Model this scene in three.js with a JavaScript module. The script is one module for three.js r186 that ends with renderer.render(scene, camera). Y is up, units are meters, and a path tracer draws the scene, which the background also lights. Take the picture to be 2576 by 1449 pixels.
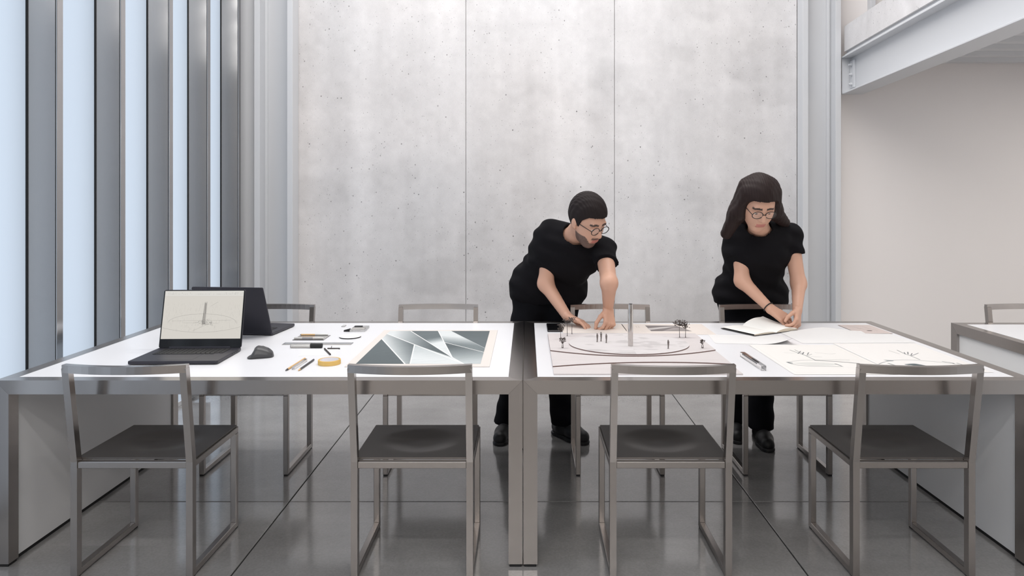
import * as THREE from 'three';
import { mergeGeometries } from 'three/addons/utils/BufferGeometryUtils.js';
import { RectAreaLightUniformsLib } from 'three/addons/lights/RectAreaLightUniformsLib.js';

// ---------- camera, sky, exposure ----------
RectAreaLightUniformsLib.init();
const scene = new THREE.Scene();
const renderer = new THREE.WebGLRenderer({ antialias: true });
renderer.toneMapping = THREE.LinearToneMapping;
renderer.toneMappingExposure = 1.0;
renderer.shadowMap.enabled = true;
renderer.shadowMap.type = THREE.PCFSoftShadowMap;
const FOCAL = 1750;                                   // lens, in pixels of the 2576 x 1449 frame
const camera = new THREE.PerspectiveCamera(2 * Math.atan(724.5 / FOCAL) * 180 / Math.PI, 2576 / 1449, 0.05, 60);
camera.position.set(0, 1.425, 0);
camera.lookAt(0, 1.425, -5);
camera.setViewOffset(2576, 1449, -37, 221.5, 2576, 1449);   // shift lens: verticals stay upright
const SKY = new THREE.Color().setRGB(0.78, 0.88, 1.0);  // bright even overcast outside the frosted glass
scene.background = SKY;
const LAMP_RADIANCE = 17.5;

// ---------- helpers ----------
const V = (x, y, z) => new THREE.Vector3(x, y, z);
let seed = 7;
const rnd = () => { seed |= 0; seed = seed + 0x6D2B79F5 | 0; let t = Math.imul(seed ^ seed >>> 15, 1 | seed); t = t + Math.imul(t ^ t >>> 7, 61 | t) ^ t; return ((t ^ t >>> 14) >>> 0) / 4294967296; };
const rr = (a, b) => a + (b - a) * rnd();
const clamp = (v, a = 0, b = 1) => Math.min(b, Math.max(a, v));
const smooth = (a, b, v) => { const t = clamp((v - a) / (b - a)); return t * t * (3 - 2 * t); };
const LAT = new Float32Array(256 * 256); for (let i = 0; i < LAT.length; i++) LAT[i] = rnd();
function vn(x, y) {
  const xi = Math.floor(x), yi = Math.floor(y), fx = x - xi, fy = y - yi, u = fx * fx * (3 - 2 * fx), v = fy * fy * (3 - 2 * fy);
  const a = LAT[(yi & 255) * 256 + (xi & 255)], b = LAT[(yi & 255) * 256 + (xi + 1 & 255)], c = LAT[(yi + 1 & 255) * 256 + (xi & 255)], d = LAT[(yi + 1 & 255) * 256 + (xi + 1 & 255)];
  return a + (b - a) * u + (c - a + (a - b - c + d) * u) * v;
}
const fbm = (x, y, o = 4) => { let s = 0, a = 0.5, n = 0; for (let i = 0; i < o; i++) { s += a * vn(x, y); n += a; x = x * 2.03 + 17.1; y = y * 2.03 + 5.7; a *= 0.5; } return s / n; };
function tex(w, h, fn, srgb) {
  const d = new Uint8Array(w * h * 4);
  for (let j = 0; j < h; j++) for (let i = 0; i < w; i++) { const c = fn(i, j, (j * w + i)); const k = (j * w + i) * 4; if (typeof c === 'number') { d[k] = d[k + 1] = d[k + 2] = clamp(c) * 255; } else { d[k] = clamp(c[0]) * 255; d[k + 1] = clamp(c[1]) * 255; d[k + 2] = clamp(c[2]) * 255; } d[k + 3] = 255; }
  const t = new THREE.DataTexture(d, w, h, THREE.RGBAFormat); t.magFilter = THREE.LinearFilter; t.minFilter = THREE.LinearMipmapLinearFilter; t.generateMipmaps = true; t.wrapS = t.wrapT = THREE.RepeatWrapping; if (srgb) t.colorSpace = THREE.SRGBColorSpace; t.needsUpdate = true; return t;
}
function canvasTex(w, h, draw) { const c = document.createElement('canvas'); c.width = w; c.height = h; draw(c.getContext('2d'), w, h); const t = new THREE.CanvasTexture(c); t.colorSpace = THREE.SRGBColorSpace; t.magFilter = THREE.LinearFilter; return t; }
const taken = {};
function numbered(n) { const k = taken[n] = (taken[n] ?? -1) + 1; return k ? n + '_' + String(k).padStart(3, '0') : n; }
function shade(o) { o.traverse((m) => { if (m.isMesh) { m.castShadow = true; m.receiveShadow = true; } }); return o; }
function tag(o, label, category, group) { o.userData.label = label; o.userData.category = category; if (group) o.userData.group = group; return o; }
function thing(name, label, category, pos = [0, 0, 0], turn = 0, group) { const g = new THREE.Group(); g.name = numbered(name); g.position.set(...pos); g.rotation.y = turn; tag(g, label, category, group); scene.add(g); return g; }
function struct(name, pos = [0, 0, 0]) { const g = new THREE.Group(); g.name = name; g.position.set(...pos); g.userData.kind = 'structure'; scene.add(g); return g; }
function part(name, geo, mat, parent, label) { const m = new THREE.Mesh(Array.isArray(geo) ? mergeGeometries(geo) : geo, mat); m.name = name; m.castShadow = m.receiveShadow = true; if (label) m.userData.label = label; parent.add(m); return m; }
// flat-faced geometry from polygons; ref is a point inside (or one per polygon); grain: direction that v follows
function polyGeo(polys, ref, grain = V(0, 1, 0)) {
  const P = [], N = [], U = [], e1 = V(), e2 = V(), n = V(), c = V(), across = V();
  polys.forEach((poly, k) => {
    e1.subVectors(poly[1], poly[0]); e2.subVectors(poly[2], poly[0]); n.crossVectors(e1, e2).normalize();
    c.set(0, 0, 0); poly.forEach((p) => c.add(p)); c.multiplyScalar(1 / poly.length);
    const r = Array.isArray(ref) ? ref[k] : ref;
    if (n.dot(c.clone().sub(r)) < 0) { poly = poly.slice().reverse(); n.negate(); }
    let g = grain; if (Math.abs(n.dot(grain)) > 0.9) g = Math.abs(n.y) > 0.9 ? V(1, 0, 0) : V(0, 1, 0);
    across.crossVectors(g, n).normalize();
    for (let i = 1; i < poly.length - 1; i++) for (const p of [poly[0], poly[i], poly[i + 1]]) { P.push(p.x, p.y, p.z); N.push(n.x, n.y, n.z); U.push(p.dot(across), p.dot(g)); }
  });
  const b = new THREE.BufferGeometry(); b.setAttribute('position', new THREE.Float32BufferAttribute(P, 3)); b.setAttribute('normal', new THREE.Float32BufferAttribute(N, 3)); b.setAttribute('uv', new THREE.Float32BufferAttribute(U, 2)); return b;
}
const AX = { x: V(1, 0, 0), y: V(0, 1, 0), z: V(0, 0, 1) };
// box between two corners with chamfered edges
function bx(x0, y0, z0, x1, y1, z1, ch = 0.0015, grain) {
  const lo = [Math.min(x0, x1), Math.min(y0, y1), Math.min(z0, z1)], hi = [Math.max(x0, x1), Math.max(y0, y1), Math.max(z0, z1)], s = hi.map((v, i) => v - lo[i]);
  if (!grain) grain = s[0] >= s[1] && s[0] >= s[2] ? 'x' : s[1] >= s[2] ? 'y' : 'z';
  ch = Math.min(ch, ...s.map((v) => v * 0.4));
  const v = (sg, full) => { const p = [0, 0, 0]; for (let i = 0; i < 3; i++) p[i] = (sg[i] > 0 ? hi[i] : lo[i]) - (i === full ? 0 : sg[i] * ch); return V(...p); };
  const polys = [];
  for (let a = 0; a < 3; a++) {
    const b = (a + 1) % 3, c = (a + 2) % 3;
    for (const s1 of [-1, 1]) {
      polys.push([[-1, -1], [1, -1], [1, 1], [-1, 1]].map(([p, q]) => { const sg = [0, 0, 0]; sg[a] = s1; sg[b] = p; sg[c] = q; return v(sg, a); }));
      for (const s2 of [-1, 1]) polys.push([[-1, a], [1, a], [1, b], [-1, b]].map(([q, full]) => { const sg = [0, 0, 0]; sg[a] = s1; sg[b] = s2; sg[c] = q; return v(sg, full); }));
    }
  }
  for (const i of [-1, 1]) for (const j of [-1, 1]) for (const k of [-1, 1]) polys.push([0, 1, 2].map((f) => v([i, j, k], f)));
  return polyGeo(polys, V((lo[0] + hi[0]) / 2, (lo[1] + hi[1]) / 2, (lo[2] + hi[2]) / 2), AX[grain]);
}
// six-sided solid from two rings of four points
function hexa(a, b, grain) {
  const c = V(); [...a, ...b].forEach((p) => c.add(p)); c.multiplyScalar(1 / 8);
  const polys = [[a[0], a[1], a[2]], [a[0], a[2], a[3]], [b[0], b[1], b[2]], [b[0], b[2], b[3]]];
  for (let i = 0; i < 4; i++) polys.push([a[i], a[(i + 1) % 4], b[(i + 1) % 4], b[i]]);
  return polyGeo(polys, c, grain);
}
// rectangle swept along stations [{p, w:half-vector across, h:half-vector up}]
function sweep(st, grain) {
  const polys = [], ref = [], ring = st.map(({ p, w, h }) => [p.clone().sub(w).sub(h), p.clone().add(w).sub(h), p.clone().add(w).add(h), p.clone().sub(w).add(h)]);
  for (let k = 0; k < st.length - 1; k++) { const m = st[k].p.clone().lerp(st[k + 1].p, 0.5); for (let i = 0; i < 4; i++) { polys.push([ring[k][i], ring[k][(i + 1) % 4], ring[k + 1][(i + 1) % 4], ring[k + 1][i]]); ref.push(m); } }
  polys.push(ring[0]); ref.push(st[1].p); polys.push(ring.at(-1)); ref.push(st.at(-2).p);
  return polyGeo(polys, ref, grain);
}
function cyl(a, b, r0, r1 = r0, n = 16, open = false) { const d = b.clone().sub(a), L = d.length(), g = new THREE.CylinderGeometry(r1, r0, L, n, 1, open); g.translate(0, L / 2, 0); g.applyQuaternion(new THREE.Quaternion().setFromUnitVectors(V(0, 1, 0), d.normalize())); g.translate(a.x, a.y, a.z); return g; }
function sheet(w, d, fn, nu = 2, nv = 2) {            // a thin board or page: fn(u, v) -> height; top carries uv 0..1
  const g = new THREE.PlaneGeometry(w, d, nu, nv); g.rotateX(-Math.PI / 2); if (fn) { const p = g.attributes.position; for (let i = 0; i < p.count; i++) { const u = p.getX(i) / w + 0.5, v = 0.5 - p.getZ(i) / d; p.setY(i, fn(u, v)); } g.computeVertexNormals(); } return g;
}

// ---------- materials ----------
const M = {};
const std = (o) => new THREE.MeshStandardMaterial(o), phys = (o) => new THREE.MeshPhysicalMaterial(o);
const lin = (r, g, b) => new THREE.Color().setRGB(r, g, b);
const streak = (() => { const w = 512, col = new Float32Array(w); for (let i = 0; i < w; i++) col[i] = 0.75 * vn(i * 0.95, 3) + 0.25 * vn(i * 0.37, 9); return col; })();
const steelRough = tex(512, 512, (i, j) => { const v = streak[i] + 0.15 * (vn(i * 0.7, j * 0.03) - 0.5); return [0, 0.955 + 0.045 * v, 0]; });
const steelTone = tex(512, 512, (i, j) => 0.965 + 0.015 * streak[i] + 0.008 * (vn(i * 0.6 + 40, j * 0.02) - 0.5), true);
steelRough.repeat.set(2.2, 1); steelTone.repeat.set(2.2, 1);
const steel = (c, r, an) => phys({ color: c, metalness: 1, roughness: r, roughnessMap: steelRough, map: steelTone, anisotropy: an });
M.steel = steel(lin(0.455, 0.425, 0.405), 0.27, 0.5);
M.finSteel = steel(lin(0.50, 0.495, 0.495), 0.195, 1);
M.seat = phys({ color: lin(0.22, 0.205, 0.195), metalness: 0.8, roughness: 0.36 });
M.white = std({ color: lin(0.755, 0.755, 0.775), roughness: 0.35 });
M.panelWhite = std({ color: lin(0.80, 0.80, 0.80), roughness: 0.4 });
M.paintGrey = std({ color: lin(0.63, 0.64, 0.66), roughness: 0.45 });
M.wallWhite = std({ color: lin(0.88, 0.842, 0.828), roughness: 0.85 });
M.ceiling = std({ color: lin(0.82, 0.81, 0.80), roughness: 0.9 });
M.rubber = std({ color: lin(0.012, 0.012, 0.013), roughness: 0.7 });
M.frost = phys({ color: lin(0.93, 0.96, 1.0), transmission: 1, roughness: 1, thickness: 0, ior: 1.3, side: THREE.DoubleSide });
M.lampGlow = std({ color: lin(0.9, 0.9, 0.9), emissive: lin(1, 0.97, 0.93), emissiveIntensity: 3 });
// concrete wall, 4.4 m x 4.7 m
const CW = 4.4, CH = 4.7, pore = new Uint8Array(2048 * 2048);
for (let k = 0; k < 5200; k++) {
  const bigger = rnd() < 0.11, x = rr(0, 2048) | 0, y = rr(0, 2048) | 0, r = bigger ? rr(1.5, 2.9) : rr(0.7, 1.4);
  if (fbm(x * 0.004, y * 0.004, 2) < 0.42 && rnd() < 0.7) continue;
  const ex = rr(0.6, 1), dark = rr(110, 255);
  for (let j = -4; j <= 4; j++) for (let i = -4; i <= 4; i++) { const d = Math.hypot(i / ex, j) / r; if (d < 1.2) { const q = ((y + j) & 2047) * 2048 + ((x + i) & 2047); pore[q] = Math.max(pore[q], dark * clamp(1.6 - 1.4 * d)); } }
}
const conc = tex(2048, 2048, (i, j, k) => {
  const x = i / 2048 * 4.4, y = j / 2048 * 4.7;
  let v = 0.838 + 0.07 * (fbm(x * 1.3, y * 1.1, 5) - 0.5) + 0.10 * (fbm(x * 5.5 + 9, y * 0.5 + 3, 4) - 0.5) + 0.04 * (fbm(x * 0.8 + 31, y * 4.2, 4) - 0.5) + 0.05 * (fbm(x * 16, y * 16, 3) - 0.5) + 0.035 * (vn(i * 0.8, j * 0.8) - 0.5);
  const st = fbm(x * 1.7 + 50, y * 2.6 + 11, 4); v -= 0.035 * smooth(0.58, 0.74, st);
  v -= pore[k] / 255 * 0.5;
  const wm = fbm(x * 0.9 + 70, y * 0.9 + 20, 3) - 0.5;
  return [v + 0.004 + 0.012 * wm, v - 0.004, v - 0.002 - 0.010 * wm];
}, true);
const concBump = tex(1024, 1024, (i, j) => { const k = (j * 2) * 2048 + i * 2; return 0.7 + 0.2 * (fbm(i * 0.06, j * 0.06, 3) - 0.5) - pore[k] / 255 * 0.6; });
M.concrete = std({ map: conc, bumpMap: concBump, bumpScale: 0.0025, roughness: 0.75 });
// polished floor, 4.4 m repeat
const floorTone = tex(1024, 1024, (i, j) => {
  const x = i / 1024, y = j / 1024, wr = (f, o) => fbm(x * f + o, y * f * 1.7 + o, 5);
  const v = 0.56 + 0.13 * (wr(5, 2) - 0.5) + 0.09 * (wr(17, 30) - 0.5) + 0.05 * (vn(i * 0.9, j * 0.9) - 0.5);
  return [v + 0.004, v - 0.002, v - 0.008];
}, true);
const floorRough = tex(512, 512, (i, j) => [0, 0.75 + 0.5 * (fbm(i * 0.02, j * 0.035, 5) - 0.5), 0]);
M.floor = phys({ map: floorTone, roughness: 0.24, roughnessMap: floorRough, ior: 1.5, clearcoat: 1, clearcoatRoughness: 0.10 });
M.joint = std({ color: lin(0.03, 0.03, 0.03), roughness: 0.9 });

// ---------- room ----------
const WZ = -5.75, XL = -2.4, ZB = 6.6, XR = 6.2, HC = 4.62;
function wuv(g, sx, sy, ox = 0, oy = 0, ax = 'x', ay = 'y') { const p = g.attributes.position, u = g.attributes.uv; for (let i = 0; i < p.count; i++) u.setXY(i, (p['get' + ax.toUpperCase()](i) - ox) / sx, (p['get' + ay.toUpperCase()](i) - oy) / sy); return g; }
const floor = struct('floor');
part('sub_floor', bx(XL - 0.3, -0.2, WZ - 0.4, XR + 0.3, -0.006, ZB + 0.3, 0), M.joint, floor);
const jx = [XL - 0.3, -1.122, 1.068, 3.26, 5.45, XR + 0.3], jz = [WZ - 0.4, -5.48, -3.286, -1.1, 1.09, 3.28, ZB + 0.3];
for (let a = 0; a < jx.length - 1; a++) for (let b = 0; b < jz.length - 1; b++) {
  const ox = rr(0, 4), oz = rr(0, 4);
  part('floor_slab', wuv(bx(jx[a] + 0.003, -0.006, jz[b] + 0.003, jx[a + 1] - 0.003, 0, jz[b + 1] - 0.003, 0.0015), 4.4, 4.4, ox, oz, 'x', 'z'), M.floor, floor);
}
const ceil = struct('ceiling');
part('ceiling_board', bx(XL - 0.3, HC, WZ - 0.4, XR + 0.3, HC + 0.2, ZB + 0.3, 0), M.ceiling, ceil);
const wb = struct('wall_back');
// columns stand at x -2.25..-1.88 and 2.24..2.54; concrete panels between, joints at -0.503 and 0.726
for (const [a, b] of [[-1.96, -0.503], [-0.503, 0.726], [0.726, 2.235]]) part('concrete_panel', wuv(bx(a + 0.0015, 0, WZ - 0.25, b - 0.0015, HC, WZ, 0.002), CW, CH, -2.1, 0), M.concrete, wb);
part('backing', bx(XL - 0.3, 0, WZ - 0.35, XR + 0.3, HC, WZ - 0.26, 0), M.joint, wb);
part('plaster', bx(2.235, 0, WZ - 0.25, XR, HC, WZ - 0.03, 0), M.wallWhite, wb);
part('plaster', bx(XL - 0.3, 0, WZ - 0.25, -1.96, HC, WZ - 0.02, 0), M.wallWhite, wb);
part('wall_body', bx(XR, 0, WZ - 0.4, XR + 0.2, HC, ZB, 0), M.wallWhite, struct('wall_right'));
part('wall_body', bx(XL - 0.3, 0, ZB, XR + 0.2, HC, ZB + 0.2, 0), std({ color: lin(0.5, 0.48, 0.46), roughness: 0.85 }), struct('wall_front'));
const wl = struct('wall_left');
part('wall_body', bx(XL - 0.25, 0, 2.2, XL, HC, ZB, 0), M.wallWhite, wl);
part('sill', bx(XL - 0.1, 0, WZ, XL, 0.03, 2.2, 0.001), M.paintGrey, wl);
part('header', bx(XL - 0.1, 4.5, WZ, XL, HC, 2.2, 0.001), M.paintGrey, wl);
part('jamb', bx(XL - 0.25, 0, WZ - 0.02, XL, HC, -5.52, 0.001), M.paintGrey, wl);

// ---------- window wall: frosted panes between deep steel fins ----------
const FW = 0.129, FT = 0.044, SL = 0.023, finZ = (k) => -(3.341 + (k - 1) * 0.5295);       // fin 1..5 are in the picture; their broad faces are splayed towards the room
const blade = (x0, x1, z0, z1) => hexa([V(x0, 0.03, z0), V(x1, 0.03, z1), V(x1, 0.03, z1 - FT), V(x0, 0.03, z0 - FT - (z0 - z1))], [V(x0, 4.5, z0), V(x1, 4.5, z1), V(x1, 4.5, z1 - FT), V(x0, 4.5, z0 - FT - (z0 - z1))], V(0, 1, 0));
function makeFin(o) {
  part('blade', blade(0, FW - 0.008, 0, -SL * (FW - 0.008) / FW), M.finSteel, o);
  part('nose', bx(FW - 0.006, 0.03, -SL - FT, FW, 4.5, -SL, 0.001, 'y'), M.finSteel, o, 'narrow front edge strip');
  part('neck', bx(FW - 0.008, 0.03, -SL - FT + 0.004, FW - 0.006, 4.5, -SL - 0.003, 0, 'y'), M.rubber, o);
  part('outer_blade', bx(-0.16, 0.03, -FT, -0.012, 4.5, 0, 0.001, 'y'), M.finSteel, o);
  part('gasket', bx(-0.004, 0.03, 0, 0.005, 4.5, 0.005, 0), M.rubber, o, 'black rubber strip');
}
const ord = ['nearest the camera', 'second from the left edge', 'third from the left edge', 'fourth, beside the innermost one', 'next to the grey column'];
for (let k = 1; k <= 5; k++) { const o = thing('window_fin', 'tall brushed steel window fin, ' + ord[k - 1], 'fin', [XL, 0, finZ(k)], 0, 'steel fins of the window wall'); makeFin(o); }
for (let k = 0; k < 5; k++) {
  const w = struct('window_' + (k + 1), [XL, 0, 0]);
  part('pane', new THREE.PlaneGeometry(0.5295 - 0.002, 4.47).rotateY(Math.PI / 2).translate(-0.006, 2.265, (finZ(k) + finZ(k + 1)) / 2 - FT / 2), M.frost, w, 'frosted white glass');
}
{ const w = struct('window_6', [XL, 0, 0]);             // the same window wall goes on beside and behind the camera
  for (let k = -9; k <= 0; k++) { part('blade', blade(0, FW, 0, -SL), M.finSteel, w).position.z = finZ(k); part('pane', new THREE.PlaneGeometry(0.5295 - 0.002, 4.47).rotateY(Math.PI / 2).translate(-0.006, 2.265, finZ(k) + 0.5295 / 2 - FT / 2), M.frost, w); }
  part('pane', new THREE.PlaneGeometry(0.06, 4.47).rotateY(Math.PI / 2).translate(-0.006, 2.265, finZ(5) - FT / 2 - 0.03), M.frost, w); }

// ---------- steel columns ----------
function column(x0, x1, zf, label, extra) {
  const t = thing('steel_column', label, 'column', [(x0 + x1) / 2, 0, WZ]);
  const w = (x1 - x0) / 2, f = 0.014, d = zf - WZ;
  part('flange', bx(-w, 0, 0.003, -w + f * extra[0], HC, d, 0.002, 'y'), M.paintGrey, t);
  part('flange', bx(w - f * extra[1], 0, 0.003, w, HC, d, 0.002, 'y'), M.paintGrey, t);
  part('web', bx(-w + f, 0, 0.003, w - f, HC, 0.02, 0, 'y'), M.paintGrey, t);
  return t;
}
const colL = column(-2.195, -1.885, WZ + 0.15, 'grey painted steel column between window fins and concrete wall', [3.2, 3.2]);
part('cover_plate', bx(-0.35, 0, 0.003, -0.157, HC, 0.11, 0.001), M.paintGrey, colL);
part('cover_strip', bx(-0.12, 0, 0.02, -0.09, HC, 0.03, 0.001), M.paintGrey, colL);
const colR = column(2.235, 2.545, WZ + 0.12, 'grey painted steel column between concrete wall and white plaster wall', [3.2, 3.2]);
part('cover_strip', bx(0.075, 0, 0.02, 0.10, HC, 0.032, 0.001), M.paintGrey, colR);

// ---------- mezzanine on the right ----------
const BYAW = 0.089, beamLen = 7.2;
{ const t = thing('steel_beam', 'long grey painted steel I-beam carrying the mezzanine edge', 'beam', [2.56, 2.282, -5.66], -Math.atan(BYAW));
  const hb = 0.306, fw = 0.166, ft = 0.012, L = beamLen;
  part('lower_flange', bx(0, 0, 0, fw, ft, L, 0.0015), M.paintGrey, t);
  part('upper_flange', bx(0, hb - ft, 0, fw, hb, L, 0.0015), M.paintGrey, t);
  part('web', bx(fw / 2 - 0.005, ft, 0, fw / 2 + 0.005, hb - ft, L, 0), M.paintGrey, t);
  part('end_plate', bx(0.004, ft, -0.01, fw - 0.004, hb - ft, 0.002, 0.001), M.paintGrey, t);
  part('cleat', bx(fw / 2 - 0.02, 0.045, 0.012, fw / 2 - 0.005, hb - 0.04, 0.10, 0.002), M.paintGrey, t);
  for (let k = 0; k < 3; k++) { const y = 0.075 + k * 0.078; part('bolt', [cyl(V(fw / 2 - 0.02, y, 0.055), V(fw / 2 - 0.036, y, 0.055), 0.013, 0.013, 6), cyl(V(fw / 2 - 0.036, y, 0.055), V(fw / 2 - 0.046, y, 0.055), 0.008, 0.008, 10)], M.paintGrey, t); }
}
{ const t = thing('mezzanine_slab', 'concrete mezzanine floor slab resting on the grey steel beam', 'slab', [2.575, 2.592, -5.66]);
  const e = (z) => -BYAW * z, Ls = beamLen, X = XR - 2.575, slab = (y0, y1, o) => { const a = [V(e(0) + o, y0, 0.02), V(X, y0, -0.07), V(X, y0, Ls), V(e(Ls) + o, y0, Ls)], b = a.map((p) => V(p.x, y1, p.z)); return hexa(a, b, V(0, 0, 1)); };
  part('concrete_edge', wuv(slab(0.035, 0.24, 0), CW, CH, 0, 1, 'z', 'y'), M.concrete, t);
  part('edge_angle', slab(0, 0.012, 0.004), M.paintGrey, t);
  part('edge_shadow_gap', slab(0.013, 0.034, 0.02), M.paintGrey, t);
  for (let k = 0; k < 29; k++) { const z = -0.06 + k * 0.24, x0 = e(z) + 0.18; part('deck_rib', hexa([V(x0, 0, z), V(X, 0, z), V(X, 0, z + 0.13), V(x0, 0, z + 0.13)], [V(x0 + 0.001, -0.05, z + 0.03), V(X, -0.05, z + 0.03), V(X, -0.05, z + 0.10), V(x0, -0.05, z + 0.10)], V(1, 0, 0)), M.paintGrey, t); }
}
part('trim_frame', bx(2.83, 2.95, WZ - 0.03, 2.87, HC, WZ + 0.03, 0.002), M.paintGrey, struct('trim_1'));

// ---------- ceiling lamps (above the frame; their bands show in the steel fins) ----------
[-4.4, -3.4, 0.45, 2.1, 3.9, 5.6].forEach((z, k) => {
  const t = thing('ceiling_lamp', 'long linear ceiling lamp across the room above the frame', 'lamp', [0, HC, z], 0, 'linear ceiling lamps'), L = 4.4, w = 0.26;
  part('housing', bx(-L / 2 - 0.02, -0.07, -w / 2 - 0.012, L / 2 + 0.02, 0, w / 2 + 0.012, 0.002), M.paintGrey, t);
  part('diffuser', bx(-L / 2, -0.078, -w / 2, L / 2, -0.07, w / 2, 0.001), M.lampGlow, t);
  const r = new THREE.RectAreaLight(lin(1, 0.975, 0.96), LAMP_RADIANCE, L, w); r.position.set(0, HC - 0.082, z); r.lookAt(0, 0, z); r.name = 'lamp_light'; scene.add(r);
});

// ---------- tables ----------
const TH = 0.725, TS = 0.054;
// mitred steel frame: every bar ends in a three-way mitre at the corner
// two unseen lamps added under the mezzanine to brighten plaster and third table
[-3.7, -0.6].forEach((z) => {
  const t = thing('ceiling_lamp', 'added unseen linear lamp under the mezzanine, right of the frame', 'lamp', [5.0, 2.54, z], 0, 'added fill lamps under the mezzanine'), L = 2.2, w = 0.2;
  part('housing', bx(-L / 2 - 0.02, -0.05, -w / 2 - 0.01, L / 2 + 0.02, 0, w / 2 + 0.01, 0.002), M.paintGrey, t);
  part('diffuser', bx(-L / 2, -0.057, -w / 2, L / 2, -0.05, w / 2, 0.001), M.lampGlow, t);
  const r = new THREE.RectAreaLight(lin(1, 0.97, 0.93), 27, L, w); r.position.set(5.0, 2.48, z); r.lookAt(5.0, 0, z); r.name = 'mezzanine_fill_light'; scene.add(r);
});
function makeTable(name, label, x0, x1, z0, z1, panels) {
  const W = x1 - x0, D = z0 - z1, t = thing(name, label, 'table', [(x0 + x1) / 2, 0, (z0 + z1) / 2]);
  const hx = W / 2, hz = D / 2, s = TS, g = 0.0003;
  const bar = (A, B, da, u, v) => {                     // A, B outer corners; da from A to B; u, v inward unit directions
    const e = (C, dir) => [C.clone(), C.clone().addScaledVector(u, s).addScaledVector(dir, s), C.clone().addScaledVector(u, s).addScaledVector(v, s).addScaledVector(dir, s), C.clone().addScaledVector(v, s).addScaledVector(dir, s)].map((p) => p.addScaledVector(dir, g));
    return hexa(e(A, da), e(B, da.clone().negate()), da);
  };
  const down = V(0, -1, 0);
  for (const sz of [1, -1]) part('rail', bar(V(-hx, TH, sz * hz), V(hx, TH, sz * hz), V(1, 0, 0), down, V(0, 0, -sz)), M.steel, t);
  for (const sx of [1, -1]) part('rail', bar(V(sx * hx, TH, -hz), V(sx * hx, TH, hz), V(0, 0, 1), down, V(-sx, 0, 0)), M.steel, t);
  for (const sx of [1, -1]) for (const sz of [1, -1]) {
    const C = V(sx * hx, TH, sz * hz), a = (y, o) => [[0, 0], [s, 0], [s, s], [0, s]].map(([p, q], i) => V(sx * (hx - p), y - (o && i ? s : 0) - (o ? g : 0), sz * (hz - q)));
    const leg = part('leg', hexa(a(TH, true), a(0.012, false), V(0, 1, 0)), M.steel, t);
    part('foot', bx(sx * (hx - 0.004), 0, sz * (hz - 0.004), sx * (hx - s + 0.004), 0.012, sz * (hz - s + 0.004), 0.001), M.rubber, leg, 'black rubber foot');
  }
  part('tabletop', bx(-hx + s + 0.001, TH - 0.03, -hz + s + 0.001, hx - s - 0.001, TH, hz - s - 0.001, 0.001), M.white, t, 'white laminate top');
  for (const sx of panels) part('side_panel', bx(sx * (hx - 0.014), 0.016, -hz + s * 0.55, sx * (hx - 0.043), TH - 0.045, hz - s * 0.55, 0.001), M.panelWhite, t, 'white laminate end panel'), part('shadow_gap_strip', bx(sx * (hx - 0.018), 0, -hz + s * 0.6, sx * (hx - 0.038), 0.015, hz - s * 0.6, 0), M.rubber, t, 'recessed black strip standing in for the shadow gap');  // black strip below the panel puts its shadow line into the colour
  return t;
}
const T0 = -2.698, T1 = -4.012;
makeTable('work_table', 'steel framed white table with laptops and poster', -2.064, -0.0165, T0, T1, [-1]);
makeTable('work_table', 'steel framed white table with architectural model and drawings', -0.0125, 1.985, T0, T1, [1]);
makeTable('work_table', 'steel framed white table partly seen at the right edge', 2.42, 4.42, -1.6, -3.968, [-1]);

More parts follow.
